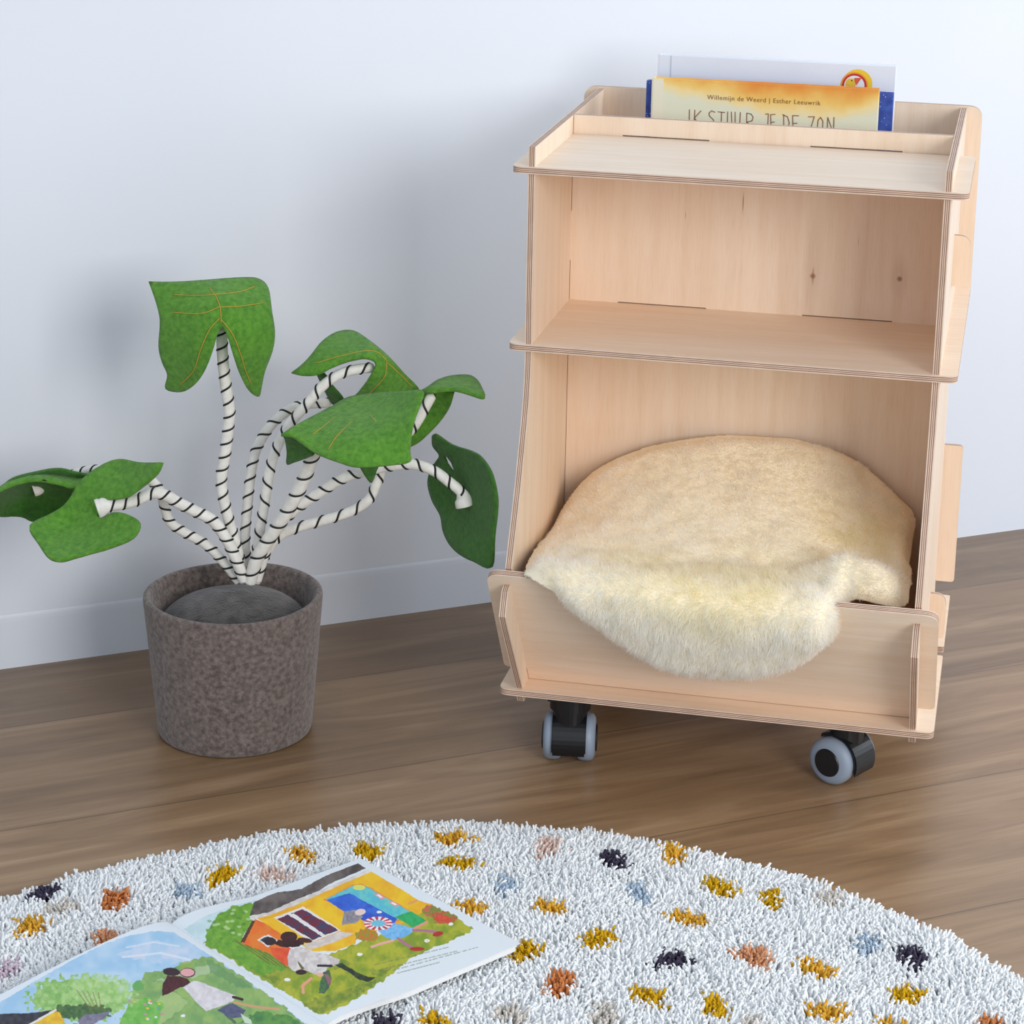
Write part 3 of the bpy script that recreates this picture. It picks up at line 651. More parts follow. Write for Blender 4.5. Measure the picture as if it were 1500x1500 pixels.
def stem(px, ya, yb, r0=.0052, pitch=.0150, hand=1, cap=None, ph=0):
    n = len(px); pts = []
    for i, q in enumerate(px):
        t = i/(n-1); y = q[2] if len(q) > 2 else ya+(yb-ya)*t
        pts.append(rel(at_y(q[0], q[1], y)))
    P = catmull(pts, 16)
    # even spacing
    L = [0]
    for a, b in zip(P, P[1:]): L.append(L[-1]+(b-a).length)
    N = max(20, int(L[-1]/.0012)); Q = []
    j = 0
    for k in range(N+1):
        s = L[-1]*k/N
        while j < len(L)-2 and L[j+1] < s: j += 1
        t = (s-L[j])/max(1e-9, L[j+1]-L[j]); Q.append(P[j].lerp(P[j+1], t))
    V, Fc, n_ = [], [], 20; TH, THF = [], []
    nrm = (Q[1]-Q[0]).normalized().orthogonal(); helix = []
    for i, p in enumerate(Q):
        t = (Q[min(i+1, N)]-Q[max(i-1, 0)]).normalized(); nrm = (nrm-t*nrm.dot(t)).normalized(); b = t.cross(nrm); s = L[-1]*i/N
        fe = 1.0
        if cap and s > L[-1]-.016: fe = 1+.75*smooth(L[-1]-.016, L[-1]-.004, s)
        if s > L[-1]-.004 and not cap: fe = max(.25, math.sqrt(max(0, 1-((s-(L[-1]-.004))/.004)**2)))
        hph = hand*2*math.pi*s/pitch+ph
        for k in range(n_):
            a = 2*math.pi*k/n_; dlt = math.cos(a-hph)
            rr = r0*fe*(1.03-.13*max(0, dlt)**6) ; V.append(p+(nrm*math.cos(a)+b*math.sin(a))*rr)
        if not (cap and s > L[-1]-.012): helix.append(p+(nrm*math.cos(hph)+b*math.sin(hph))*(r0*fe*.97))
    for i in range(N):
        for k in range(n_):
            k2 = (k+1) % n_; Fc.append((i*n_+k, i*n_+k2, (i+1)*n_+k2, (i+1)*n_+k))
    Fc.append(tuple(range(n_))[::-1]); Fc.append(tuple(N*n_+k for k in range(n_)))
    o = obj('stem', mesh_np('stem', V, Fc, M_cord, True), plant)
    hv, hf = tube(helix, .0011, 6)
    obj('wrap_thread', mesh_np('wrap_thread', hv, hf, M_thread, True), o)
    return o
Yb = 2.18
stem([(358, 852), (346, 800), (332, 750), (324, 705), (329, 670), (334, 630), (336, 600), (330, 560), (326, 520), (325, 490), (325, 478)], Yb, 2.172, hand=1, pitch=.0138)
stem([(362, 850), (359, 790), (363, 735), (368, 690), (377, 655), (398, 622), (425, 600), (452, 592), (485, 590)], Yb+.01, 2.25, r0=.0047, hand=1, ph=1, pitch=.0155)
stem([(370, 850), (378, 795), (387, 740), (395, 690), (406, 655), (424, 622), (450, 592), (472, 566), (498, 548), (524, 541), (549, 538)], Yb, 2.20, r0=.0048, hand=-1, ph=2, pitch=.0175)
stem([(366, 852), (378, 815), (398, 783), (417, 755), (434, 725), (448, 695), (458, 668), (470, 640)], Yb-.01, 2.125, r0=.0062, hand=1, ph=.5, pitch=.021)
stem([(376, 850), (390, 805), (404, 776), (432, 747), (472, 719), (506, 699), (540, 689), (575, 682), (607, 680), (636, 690), (658, 706), (676, 722), (681, 742)], Yb, 2.150, r0=.0049, hand=1, ph=0, cap=True, pitch=.0165)
stem([(374, 853), (388, 815), (406, 788), (436, 773), (475, 762), (512, 750), (539, 733), (552, 708), (562, 683), (582, 652), (607, 624), (624, 595), (634, 577)], Yb+.005, 2.20, r0=.0047, hand=-1, ph=1.5, pitch=.0205)
stem([(350, 852), (330, 826), (302, 798), (270, 780), (249, 764), (240, 738), (234, 718), (218, 702), (190, 690, 2.19), (150, 688, 2.205), (118, 692, 2.213), (78, 706, 2.214), (48, 716, 2.208)], Yb, 2.185, r0=.0046, hand=-1, ph=.7, cap=True, pitch=.0125)
stem([(358, 850), (345, 818), (332, 790), (312, 763), (288, 750), (262, 737), (243, 726), (224, 722), (200, 733), (175, 739), (158, 741), (142, 746)], Yb-.01, 2.135, r0=.0054, hand=-1, ph=2.2, cap=True, pitch=.0130)

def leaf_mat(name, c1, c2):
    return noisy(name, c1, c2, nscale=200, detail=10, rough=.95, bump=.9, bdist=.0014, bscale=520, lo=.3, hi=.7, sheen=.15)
M_lf = leaf_mat('green_felt', (66, 124, 28), (98, 154, 46)); M_lf_shaded = leaf_mat('shaded_green_felt', (44, 94, 20), (62, 116, 36))  # second felt is the same green with the shade put into its colour
M_stitch = simple('orange_thread', (206, 156, 58), .7)
def rbf(ctrl):
    C = np.array([(a/100, b/100) for a, b, _ in ctrl]); d = np.array([c for *_, c in ctrl]); n = len(C)
    def k(r): return np.where(r > 1e-9, r*r*np.log(r+1e-12), 0)
    K = k(np.linalg.norm(C[:, None]-C[None], axis=-1))+np.eye(n)*.02; Pm = np.c_[np.ones(n), C]
    A = np.block([[K, Pm], [Pm.T, np.zeros((3, 3))]]); w = np.linalg.solve(A, np.r_[d, 0, 0, 0])
    def f(u, v):
        q = np.array([u/100, v/100]); return float(k(np.linalg.norm(C-q, axis=1)) @ w[:n] + w[n]+w[n+1:] @ q)
    return f
def leaf(outline, ctrl, mat, stitches=(), hole=None, thick=.0028):
    """felt leaf: outline and depth control points, stitched veins"""
    dep = rbf(ctrl)
    o2 = [tuple(v[:2]) for v in catmull([(a, b, 0) for a, b in outline+[outline[0]]], 4)[:-1]]
    us = [p[0] for p in o2]; vs = [p[1] for p in o2]; g = 6
    pts = [Vector(p) for p in o2]; edges = [(i, (i+1) % len(o2)) for i in range(len(o2))]
    hl = []
    if hole: 
        b0 = len(pts); pts += [Vector(p) for p in hole]; edges += [(b0+i, b0+(i+1) % len(hole)) for i in range(len(hole))]
    def pin(poly, x, y):
        r = False
        for (a, b), (c, d) in zip(poly, poly[1:]+poly[:1]):
            if (b > y) != (d > y) and x < (c-a)*(y-b)/(d-b)+a: r = not r
        return r
    for iy, y in enumerate(np.arange(min(vs), max(vs), g)):
        for x in np.arange(min(us)+(iy % 2)*g/2, max(us), g):
            if pin(o2, x, y) and min(math.hypot(x-a, y-b) for a, b in o2) > 3 and not (hole and pin(hole, x, y)): pts.append(Vector((x, y)))
    v2, _, f2, *_r = delaunay_2d_cdt(pts, edges, [], 0, 1e-5)
    F2 = []
    for f in f2:
        c = sum((v2[i] for i in f), Vector((0, 0)))/len(f)
        if pin(o2, c.x, c.y) and not (hole and pin(hole, c.x, c.y)): F2.append(f)
    V = [rel(at_y(p.x, p.y, dep(p.x, p.y))) for p in v2]
    bm = bmesh.new(); bv = [bm.verts.new(v) for v in V]
    for f in F2:
        try: bm.faces.new([bv[i] for i in f])
        except ValueError: pass
    bmesh.ops.delete(bm, geom=[v for v in bm.verts if not v.link_faces], context='VERTS')
    bmesh.ops.recalc_face_normals(bm, faces=bm.faces)
    sgn = sum(1 if f.normal.y < 0 else -1 for f in bm.faces)
    if sgn < 0: bmesh.ops.reverse_faces(bm, faces=bm.faces)
    o = obj('leaf', bm_mesh('leaf', bm, mat, True), plant)
    md = o.modifiers.new('felt', 'SOLIDIFY'); md.thickness = thick; md.offset = 0
    for st in stitches:
        P = catmull([(a, b, 0) for a, b in st], 8); pp_ = []
        for q in P:
            w = at_y(q.x, q.y, dep(q.x, q.y)); d = (w-Vector((0, 0, CAMH))).normalized(); pp_.append(rel(w-d*(thick*.5+.0013)))
        # zigzag of small stitches
        hv, hf = tube(pp_, .00036, 5); obj('stitching', mesh_np('stitching', hv, hf, M_stitch, True), o)
    return o
def c2(x, y): return (x/3, y/3+380)
def c3(x, y): return (x/3.262+340, y/3.262+440)
# top leaf
leaf([c2(*p) for p in [(655, 100), (780, 101), (920, 93), (1060, 83), (1135, 88), (1178, 130), (1192, 230), (1205, 320), (1195, 400), (1162, 490), (1148, 560), (1135, 600), (1090, 572), (1052, 500), (1025, 420), (1000, 340), (978, 295), (955, 330), (935, 400), (905, 480), (860, 545), (800, 580), (730, 566), (738, 505), (715, 450), (700, 380), (706, 270), (688, 190)]],
     [(222, 412, 2.20), (320, 408, 2.20), (395, 415, 2.21), (320, 432, 2.165), (240, 440, 2.18), (390, 450, 2.175), (323, 470, 2.145), (240, 510, 2.17), (398, 500, 2.17), (255, 570, 2.175), (378, 575, 2.18), (285, 540, 2.15), (350, 530, 2.15)], M_lf,
     [[c2(*p) for p in [(755, 232), (880, 238), (965, 208)]], [c2(*p) for p in [(965, 210), (1060, 205), (1160, 190)]], [c2(*p) for p in [(920, 120), (950, 165), (968, 215), (972, 280)]],
      [c2(*p) for p in [(965, 258), (920, 310), (880, 400), (850, 490), (790, 552)]], [c2(*p) for p in [(970, 262), (1020, 325), (1055, 410), (1080, 490), (1105, 550)]], [c2(*p) for p in [(760, 155), (870, 158), (960, 152), (1060, 140), (1120, 118)]]])
# left front leaf (seen from below)
leaf([c2(*p) for p in [(715, 893), (690, 945), (620, 1005), (560, 1045), (500, 1055), (470, 1060), (440, 1088), (432, 1128), (455, 1136), (500, 1112), (560, 1120), (615, 1160), (585, 1225), (480, 1270), (400, 1292), (330, 1312), (270, 1327), (215, 1312), (170, 1250), (130, 1172), (230, 1115), (295, 1068), (360, 970), (450, 905), (530, 879), (620, 893)]],
     [c2(715, 893)+(2.12,), c2(540, 885)+(2.165,), c2(360, 980)+(2.16,), c2(140, 1170)+(2.13,), c2(430, 1090)+(2.140,), c2(500, 1040)+(2.135,), c2(600, 1160)+(2.11,), c2(270, 1320)+(2.09,), c2(480, 1260)+(2.10,), c2(300, 1180)+(2.14,)], M_lf)
# left far leaf: upper lit strip curling over a shaded underside
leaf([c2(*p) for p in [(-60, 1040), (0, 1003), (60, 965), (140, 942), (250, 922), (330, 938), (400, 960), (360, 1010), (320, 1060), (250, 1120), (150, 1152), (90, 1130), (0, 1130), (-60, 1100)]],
     [c2(0, 1003)+(2.17,), c2(140, 942)+(2.19,), c2(330, 938)+(2.185,), c2(330, 1000)+(2.21,), c2(160, 985)+(2.20,), c2(100, 1060)+(2.225,), c2(0, 1125)+(2.20,), c2(150, 1150)+(2.20,), c2(250, 1100)+(2.215,)], M_lf_shaded)
leaf([c2(*p) for p in [(-60, 1035), (0, 1003), (60, 962), (140, 940), (250, 921), (330, 936), (402, 958), (365, 1000), (325, 1005), (250, 985), (160, 972), (80, 985), (20, 1008), (-60, 1050)]],
     [c2(0, 1003)+(2.165,), c2(140, 940)+(2.205,), c2(330, 938)+(2.205,), c2(320, 1000)+(2.17,), c2(160, 972)+(2.165,), c2(20, 1008)+(2.16,)], M_lf)
# upper middle leaf
leaf([c3(*p) for p in [(284, 348), (340, 305), (380, 262), (430, 200), (500, 155), (580, 149), (650, 190), (740, 265), (820, 348), (895, 432), (870, 520), (700, 520), (560, 500), (600, 445), (650, 378), (688, 305), (640, 277), (560, 290), (480, 320), (410, 356), (340, 360)]],
     [c3(284, 348)+(2.20,), c3(430, 210)+(2.225,), c3(580, 150)+(2.25,), c3(500, 250)+(2.205,), c3(410, 350)+(2.19,), c3(640, 270)+(2.185,), c3(700, 290)+(2.19,), c3(740, 270)+(2.20,), c3(880, 440)+(2.23,), c3(600, 460)+(2.21,), c3(720, 430)+(2.20,)], M_lf,
     [[c3(*p) for p in [(400, 300), (520, 265), (640, 240), (700, 250), (740, 290)]], [c3(*p) for p in [(740, 290), (730, 360), (690, 410), (650, 450)]], [c3(*p) for p in [(745, 300), (800, 350), (860, 410)]]])
leaf([c3(*p) for p in [(408, 352), (440, 352), (480, 410), (530, 470), (520, 500), (480, 490), (440, 420)]],
     [c3(408, 352)+(2.225,), c3(530, 470)+(2.235,), c3(440, 420)+(2.235,), c3(490, 420)+(2.225,)], M_lf_shaded)
# right upper leaf: drooping body and lit top flap
leaf([c3(*p) for p in [(1062, 440), (1040, 510), (1000, 570), (940, 635), (880, 688), (820, 700), (850, 620), (880, 530), (920, 440), (990, 425)]],
     [c3(1062, 440)+(2.225,), c3(960, 630)+(2.235,), c3(860, 690)+(2.24,), c3(920, 450)+(2.23,), c3(940, 540)+(2.245,)], M_lf)
leaf([c3(*p) for p in [(905, 435), (945, 410), (985, 383), (1050, 364), (1130, 361), (1172, 385), (1195, 425), (1209, 460), (1190, 466), (1140, 450), (1070, 431), (1000, 432), (950, 440)]],
     [c3(905, 435)+(2.20,), c3(1050, 364)+(2.24,), c3(1140, 362)+(2.24,), c3(1209, 460)+(2.18,), c3(1070, 430)+(2.19,), c3(980, 435)+(2.19,)], M_lf)
# right hanging leaf, in shade, with the slit next to its stem
leaf([c3(*p) for p in [(958, 648), (975, 640), (1050, 690), (1140, 720), (1190, 750), (1240, 825), (1265, 930), (1266, 1010), (1252, 1130), (1240, 1275), (1160, 1250), (1090, 1215), (1040, 1165), (1010, 1100), (998, 1030), (960, 960), (938, 880), (948, 815), (975, 770), (992, 738), (962, 695)]],
     [c3(975, 645)+(2.19,), c3(1190, 750)+(2.13,), c3(1265, 930)+(2.10,), c3(1240, 1270)+(2.10,), c3(940, 880)+(2.21,), c3(1010, 1100)+(2.18,), c3(1110, 960)+(2.165,), c3(1110, 800)+(2.165,), c3(1090, 1210)+(2.14,)], M_lf_shaded,
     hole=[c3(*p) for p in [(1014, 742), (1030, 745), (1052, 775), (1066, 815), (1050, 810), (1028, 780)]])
# small triangle below and front leaf
leaf([c3(*p) for p in [(600, 780), (640, 770), (700, 775), (690, 815), (666, 868), (635, 838)]], [c3(600, 780)+(2.13,), c3(700, 780)+(2.135,), c3(666, 868)+(2.145,), c3(650, 800)+(2.14,)], M_lf_shaded)
leaf([c3(*p) for p in [(250, 640), (290, 640), (385, 725), (375, 745), (300, 772), (263, 779), (262, 720)]], [c3(250, 640)+(2.10,), c3(385, 730)+(2.10,), c3(263, 779)+(2.125,), c3(300, 700)+(2.115,)], M_lf_shaded)
leaf([c3(*p) for p in [(234, 645), (290, 608), (400, 550), (480, 508), (560, 465), (700, 445), (800, 438), (880, 431), (912, 434), (906, 470), (888, 520), (870, 570), (856, 640), (850, 720), (850, 770), (760, 787), (600, 797), (500, 770), (400, 730), (330, 680), (285, 650)]],
     [c3(234, 645)+(2.09,), c3(400, 550)+(2.13,), c3(560, 465)+(2.165,), c3(720, 445)+(2.15,), c3(900, 434)+(2.10,), c3(860, 600)+(2.075,), c3(850, 770)+(2.06,), c3(680, 620)+(2.085,), c3(600, 790)+(2.055,), c3(400, 725)+(2.075,), c3(520, 640)+(2.085,)], M_lf,
     [[c3(*p) for p in [(570, 470), (630, 515), (690, 580)]], [c3(*p) for p in [(640, 525), (560, 590), (500, 650), (460, 710)]], [c3(*p) for p in [(600, 490), (500, 550), (440, 600), (385, 640)]]])

# ------------------------------------------------------------------ rug
RX, RY, RR = -.0591, 1.4247, .5508
rug = empty('round_rug', (RX, RY, 0), 0, label='round white shaggy rug with multicoloured dots on the wooden floor', category='rug')
M_rugb = simple('rug_backing', (205, 205, 200), .95)
nb = 120; bmv = [(0, 0, .004)]+[((RR-.006)*math.cos(2*math.pi*k/nb), (RR-.006)*math.sin(2*math.pi*k/nb), .004) for k in range(nb)]+[((RR-.006)*math.cos(2*math.pi*k/nb), (RR-.006)*math.sin(2*math.pi*k/nb), .0004) for k in range(nb)]
obj('backing', mesh_np('backing', bmv, [(0, 1+k, 1+(k+1) % nb) for k in range(nb)]+[(1+k, 1+nb+k, 1+nb+(k+1) % nb, 1+(k+1) % nb) for k in range(nb)], M_rugb), rug)
CD = dict(k=(70, 64, 82), o=(205, 130, 78), b=(160, 182, 202), m=(208, 164, 28), p=(222, 190, 175), y=(220, 168, 58), e=(208, 200, 190), u=(205, 182, 196), c=(214, 155, 116))
dots = [(65, 1299, 'k'), (165, 1307, 'o'), (272, 1299, 'b'), (322, 1276, 'm'), (403, 1273, 'p'), (440, 1243, 'y'), (538, 1240, 'm'), (661, 1220, 'y'), (668, 1257, 'm'), (740, 1288, 'b'), (800, 1232, 'p'), (896, 1250, 'k'), (986, 1243, 'y'),
        (687, 1322, 'y'), (807, 1323, 'y'), (935, 1298, 'b'), (1054, 1290, 'm'), (1130, 1307, 'm'), (1009, 1336, 'y'), (1217, 1308, 'e'), (876, 1366, 'm'), (770, 1386, 'm'), (985, 1397, 'k'), (1103, 1393, 'c'), (1190, 1408, 'y'), (1272, 1374, 'b'), (1336, 1393, 'k'),
        (822, 1429, 'o'), (947, 1451, 'm'), (1047, 1468, 'm'), (1212, 1475, 'y'), (1328, 1447, 'm'), (45, 1351, 'y'), (90, 1322, 'e'), (160, 1367, 'c'), (8, 1411, 'u'), (560, 1496, 'k'), (640, 1492, 'm'), (747, 1478, 'e'), (884, 1476, 'e'), (1310, 1500, 'y'), (1450, 1494, 'o'), (1105, 1497, 'e')]
DW = [(at_z(u, v, .019).x, at_z(u, v, .019).y, c) for u, v, c in dots]
rr_ = random.Random(3); ymin = at_z(750, 1510, .019).y
while len(DW) < 190:
    a, q = rr_.random()*2*math.pi, RR*math.sqrt(rr_.random()); x_, y_ = RX+q*math.cos(a), RY+q*math.sin(a)
    u_, v_ = proj([x_, y_, .02])
    if (v_ < 1512 and -30 < u_ < 1530) or q > RR-.02 or min(math.hypot(x_-d[0], y_-d[1]) for d in DW) < .045:
        if rr_.random() < .002: break
        continue
    DW.append((x_, y_, rr_.choice('kobmpyemyu')))
def under_book(w):
    q = [at_z(a, b, .0225) for a, b in ((251, 1358), (528, 1259), (763, 1384), (478, 1506))]
    d_ = Vector((-.705, -.709, 0))*(q[1]-q[0]).length; q = [q[0]+d_, q[1], q[2], q[3]+d_]
    c = sum(q, Vector())/4; q = [c+(p-c)*1.03 for p in q]; r = np.ones(len(w), bool)
    for p, n in zip(q, q[1:]+q[:1]): r &= ((n.x-p.x)*(w[:, 1]-p.y)-(n.y-p.y)*(w[:, 0]-p.x)) < 0
    return r
sp_ = .0026; gx, gy = np.meshgrid(np.arange(-RR, RR, sp_), np.arange(-RR, RR, sp_)); gx = gx+((np.arange(gx.shape[0]) % 2)*sp_/2)[:, None]
gx = (gx+RNG.normal(size=gx.shape)*sp_*.3).ravel(); gy = (gy+RNG.normal(size=gy.shape)*sp_*.3).ravel()
edge = RR-.006+.002*np.sin(np.arctan2(gy, gx)*37); k_ = np.hypot(gx, gy) < edge; gx, gy = gx[k_], gy[k_]; NT = len(gx)
wpos = np.stack([gx+RX, gy+RY], -1)
wcol = np.array(lin((244, 246, 247))); tc_ = np.tile(wcol, (NT, 1))*(.93+.1*RNG.random((NT, 1)))
for (x_, y_, c) in DW:
    d = wpos-np.array([x_, y_]); a = np.arctan2(d[:, 1], d[:, 0]); ph = rr_.random()*6
    r0 = .0118*(1+.22*np.sin(2*a+ph)+.14*np.sin(5*a+ph*2))+RNG.normal(size=NT)*.0009
    mk_ = np.hypot(d[:, 0]/1.0, d[:, 1]/1.25) < r0
    mixf = .85 if c in 'pebu' else 1.0
    tc_[mk_] = (np.array(lin(CD[c]))*(.85+.3*RNG.random((mk_.sum(), 1))))*mixf+wcol*(1-mixf)
p3 = np.c_[wpos, np.zeros(NT)]
ln_ = np.stack([vnoise(p3+.3, 40, 31), vnoise(p3+.3, 40, 32)], -1)*.3+RNG.normal(size=(NT, 2))*.27
ht = .0125*(.78+.4*RNG.random(NT))*(1+.12*vnoise(p3, 30, 33))
# rug edge leans outward
rad = np.hypot(gx, gy); ew = smooth(RR-.02, RR-.006, rad); ln_ += (np.stack([gx, gy], -1)/rad[:, None])*(ew*.35)[:, None]; ht *= 1-.25*ew
base = np.c_[gx, gy, np.full(NT, .003)]
ht = np.where(under_book(wpos), np.minimum(ht, .0112), ht)
K3 = 4; rings = []
fr = [(0, 1.0), (.6, 1.1), (1.0, .72)]
twa = RNG.random(NT)*6.28; RT_ = .00142
for t, w in fr:
    c = base+np.c_[ln_[:, 0]*ht*t**1.4, ln_[:, 1]*ht*t**1.4, ht*t]
    for k in range(K3):
        a = twa+2*math.pi*k/K3+t*1.0
        rings.append(c+np.c_[np.cos(a), np.sin(a), -(ln_[:, 0]*np.cos(a)+ln_[:, 1]*np.sin(a))*.6]*(RT_*w))
V = np.stack(rings, 1); KV = V.shape[1]; o = (np.arange(NT)*KV)[:, None]; fq = []
for s in range(len(fr)-1):
    for k in range(K3):
        k2 = (k+1) % K3; fq.append(o+np.array([[s*K3+k, s*K3+k2, (s+1)*K3+k2, (s+1)*K3+k]]))
tp = (len(fr)-1)*K3; fq.append(o+np.array([[tp, tp+1, tp+2, tp+3]]))
fq = np.concatenate(fq)
M_pile = attr_mat('rug_pile', rough=.9, spec=.1)
me = mesh_np('pile', V.reshape(-1, 3), fq, M_pile, True)
shade = np.repeat(tc_, KV, 0); set_col(me, shade)
obj('pile', me, rug, kind='stuff')

# ------------------------------------------------------------------ open picture book
Z0 = .0225
ST, OT, OB, SB = at_z(251, 1358, Z0), at_z(528, 1259, Z0+.003), at_z(763, 1384, Z0+.003), at_z(478, 1506, Z0)
dl = Vector((-.705, -.709, 0))*(OT-ST).length; LT, LB = ST+dl, SB+dl
bc = (ST+SB)/2; bc.z = Z0
obk = empty('open_book', bc, 0, label='open picture book with painted pages lying on the dotted rug', category='book')
def hexc(c): return np.array(lin(c))
def PA_(x, y): return (x/4.839+250, y/4.839+1245)
def PB_(x, y): return (x/4.839+460, y/4.839+1240)
def PC_(x, y): return (x/6.25+200, y/6.25+1340)
def PD_(x, y): return (x/3, y/3+1320)
class Art:
    def __init__(s, u, v, base): s.u, s.v = u, v; s.c = np.tile(hexc(base), (len(u), 1)); s.p = np.c_[u, v, np.zeros(len(u))]; s.k = 40
    def noise(s, sc): s.k += 1; return vnoise(s.p+7.3, 1/sc, s.k)
    def put(s, m, col, col2=None, sc=6, amt=1.0):
        c = hexc(col)
        if col2 is not None:
            n = np.clip(.5+.9*s.noise(sc)+.35*s.noise(sc*.35), 0, 1)[:, None]; c = c*(1-n)+hexc(col2)*n; c = c[m]
        s.c[m] = s.c[m]*(1-amt)+c*amt
    def poly(s, pts, col, col2=None, sc=6, amt=1, wob=.6):
        u = s.u+wob*vnoise(s.p+3, 1/5., 77); v = s.v+wob*vnoise(s.p+9, 1/5., 78)
        ins = np.zeros(len(u), bool); A = pts; B = pts[1:]+pts[:1]
        for (x1, y1), (x2, y2) in zip(A, B):
            if y1 != y2: ins ^= ((y1 > v) != (y2 > v)) & (u < (x2-x1)*(v-y1)/(y2-y1)+x1)
        s.put(ins, col, col2, sc, amt)
    def ell(s, c, r, col, col2=None, sc=5, amt=1, rough=0, rot=0):
        du, dv_ = s.u-c[0], s.v-c[1]; cs, sn = math.cos(R(rot)), math.sin(R(rot)); a, b = du*cs+dv_*sn, -du*sn+dv_*cs
        d = np.hypot(a/r[0], b/r[1])+(rough*s.noise(4) if rough else 0); s.put(d < 1, col, col2, sc, amt)
    def line(s, pts, w, col, amt=1):
        for (x1, y1), (x2, y2) in zip(pts, pts[1:]):
            t = np.clip(((s.u-x1)*(x2-x1)+(s.v-y1)*(y2-y1))/((x2-x1)**2+(y2-y1)**2), 0, 1)
            s.put(np.hypot(s.u-x1-t*(x2-x1), s.v-y1-t*(y2-y1)) < w, col, amt=amt)
def paint_right(u, v):
    a = Art(u, v, (224, 231, 236)); A = lambda *p: [PA_(*q) for q in p]; B = lambda *p: [PB_(*q) for q in p]
    a.poly([(269, 1361), (300, 1342), (340, 1327), (375, 1318), (380, 1345), (299, 1383)], (192, 216, 220), (206, 226, 230), 12)
    a.poly([(299, 1383), (340, 1372), (372, 1375), (425, 1415), (500, 1392), (560, 1368), (610, 1340), (632, 1326), (672, 1348), (695, 1361), (668, 1374), (640, 1386), (600, 1404), (570, 1430), (540, 1452), (505, 1474), (470, 1488), (370, 1425)], (176, 178, 52), (128, 152, 44), 10, wob=3)
    a.poly([(360, 1418), (420, 1405), (480, 1400), (520, 1410), (470, 1425), (430, 1430), (400, 1440)], (96, 128, 44), (150, 160, 50), 6, .7, 3)
    a.poly([(440, 1470), (500, 1452), (560, 1430), (575, 1415), (540, 1420), (560, 1438), (500, 1470), (470, 1486)], (86, 118, 44), (150, 160, 60), 5, .75, 3)
    a.poly([(300, 1382), (304, 1362), (316, 1342), (335, 1330), (355, 1324), (372, 1322), (372, 1345), (353, 1378), (400, 1400), (424, 1417), (382, 1428), (340, 1405)], (124, 172, 56), (92, 150, 44), 5, wob=4)
    for k in range(26):
        q = (306+rr_.random()*60, 1330+rr_.random()*52); a.ell(q, (3.2, 2), (200, 222, 170) if k % 2 else (70, 130, 50), amt=.55)
    for k in range(4): a.line([(345+k*12, 1378+k*4), (395+k*9, 1412+k*2)], .9, (112, 96, 44), .8)
    a.poly(A((600, 490), (760, 560), (840, 690), (850, 700), (830, 825), (700, 735), (500, 662)), (228, 128, 44), (232, 104, 40), 10)
    a.poly(A((700, 690), (850, 700), (832, 825), (730, 760)), (220, 72, 48), (226, 96, 50), 6)
    a.poly([PA_(600, 478), PA_(940, 350), PA_(1420, 150), PB_(740, 380), PB_(835, 412), PB_(760, 470), PB_(600, 560), PB_(300, 640), PB_(290, 690), PB_(150, 740), PA_(1010, 720), PA_(760, 580)], (240, 196, 36), (232, 168, 34), 14)
    a.poly(A((620, 500), (720, 480), (1000, 400), (900, 380)), (226, 140, 40), amt=.35)
    a.poly(A((590, 370), (680, 330), (760, 298), (860, 290), (930, 275), (1040, 215), (1130, 170), (1330, 95), (1382, 130), (1220, 200), (1130, 240), (1050, 290), (850, 370), (700, 440), (560, 470)), (74, 66, 66), (116, 106, 102), 12)
    a.poly(A((556, 468), (700, 440), (850, 372), (1060, 288), (1400, 138), (1422, 155), (1230, 235), (1060, 312), (860, 402), (700, 462), (566, 495)), (226, 222, 216), (206, 196, 190), 6)
    a.poly(A((578, 500), (600, 504), (522, 658), (494, 656)), (84, 52, 34))
    a.poly(A((730, 480), (940, 400), (1208, 570), (1000, 655)), (232, 226, 220))
    a.poly(A((755, 490), (830, 458), (1072, 612), (1008, 638)), (116, 24, 32), (52, 62, 98), 3.2)
    a.poly(A((852, 450), (932, 417), (1190, 568), (1095, 604)), (124, 26, 34), (54, 66, 104), 3.2)
    a.poly(A((850, 455), (870, 450), (1090, 600), (1070, 610)), (226, 224, 226))
    a.poly(A((940, 672), (1010, 655), (1200, 578), (1300, 592), (1170, 650), (1000, 705)), (222, 212, 204), (204, 192, 186), 5)
    a.poly(A((612, 635), (690, 598), (760, 640), (690, 690)), (226, 224, 220)); a.poly(A((630, 638), (690, 610), (738, 642), (690, 676)), (52, 56, 70))
    a.poly(B((60, 380), (270, 272), (330, 262), (400, 290), (690, 458), (600, 530), (400, 480)), (230, 140, 44))
    a.poly(B((80, 374), (275, 278), (370, 282), (682, 460), (590, 520), (560, 510)), (86, 186, 206), (110, 200, 196), 4)
    a.ell(PB_(320, 290), (9, 4), (214, 220, 110)); 
    a.poly(B((85, 380), (250, 330), (590, 512), (556, 570), (350, 525), (200, 452)), (40, 84, 196), (58, 112, 214), 9)
    for (x, y) in ((462, 355), (565, 408)):
        a.poly(B((x-38, y-15), (x-10, y-24), (x+44, y+6), (x+12, y+22)), (222, 150, 160)); a.poly(B((x-22, y-10), (x-4, y-14), (x+26, y+4), (x+8, y+10)), (236, 238, 240))
    a.ell(PB_(700, 395), (8, 2.4), (226, 160, 90), rot=-20)
    a.ell(PB_(370, 628), (16, 9.5), (206, 112, 40), (140, 150, 50), 2.2, rough=.25)
    a.ell(PB_(830, 460), (13, 8.5), (96, 142, 52), (206, 98, 80), 2.4, rough=.3); a.ell(PB_(925, 505), (19, 9), (110, 142, 50), (196, 80, 60), 2.6, rough=.3); a.ell(PB_(910, 512), (11, 5.5), (206, 64, 50), (220, 90, 60), 2)
    a.poly(B((575, 500), (625, 478), (690, 458), (800, 530), (760, 552), (700, 572)), (36, 158, 88), (50, 176, 104), 5)
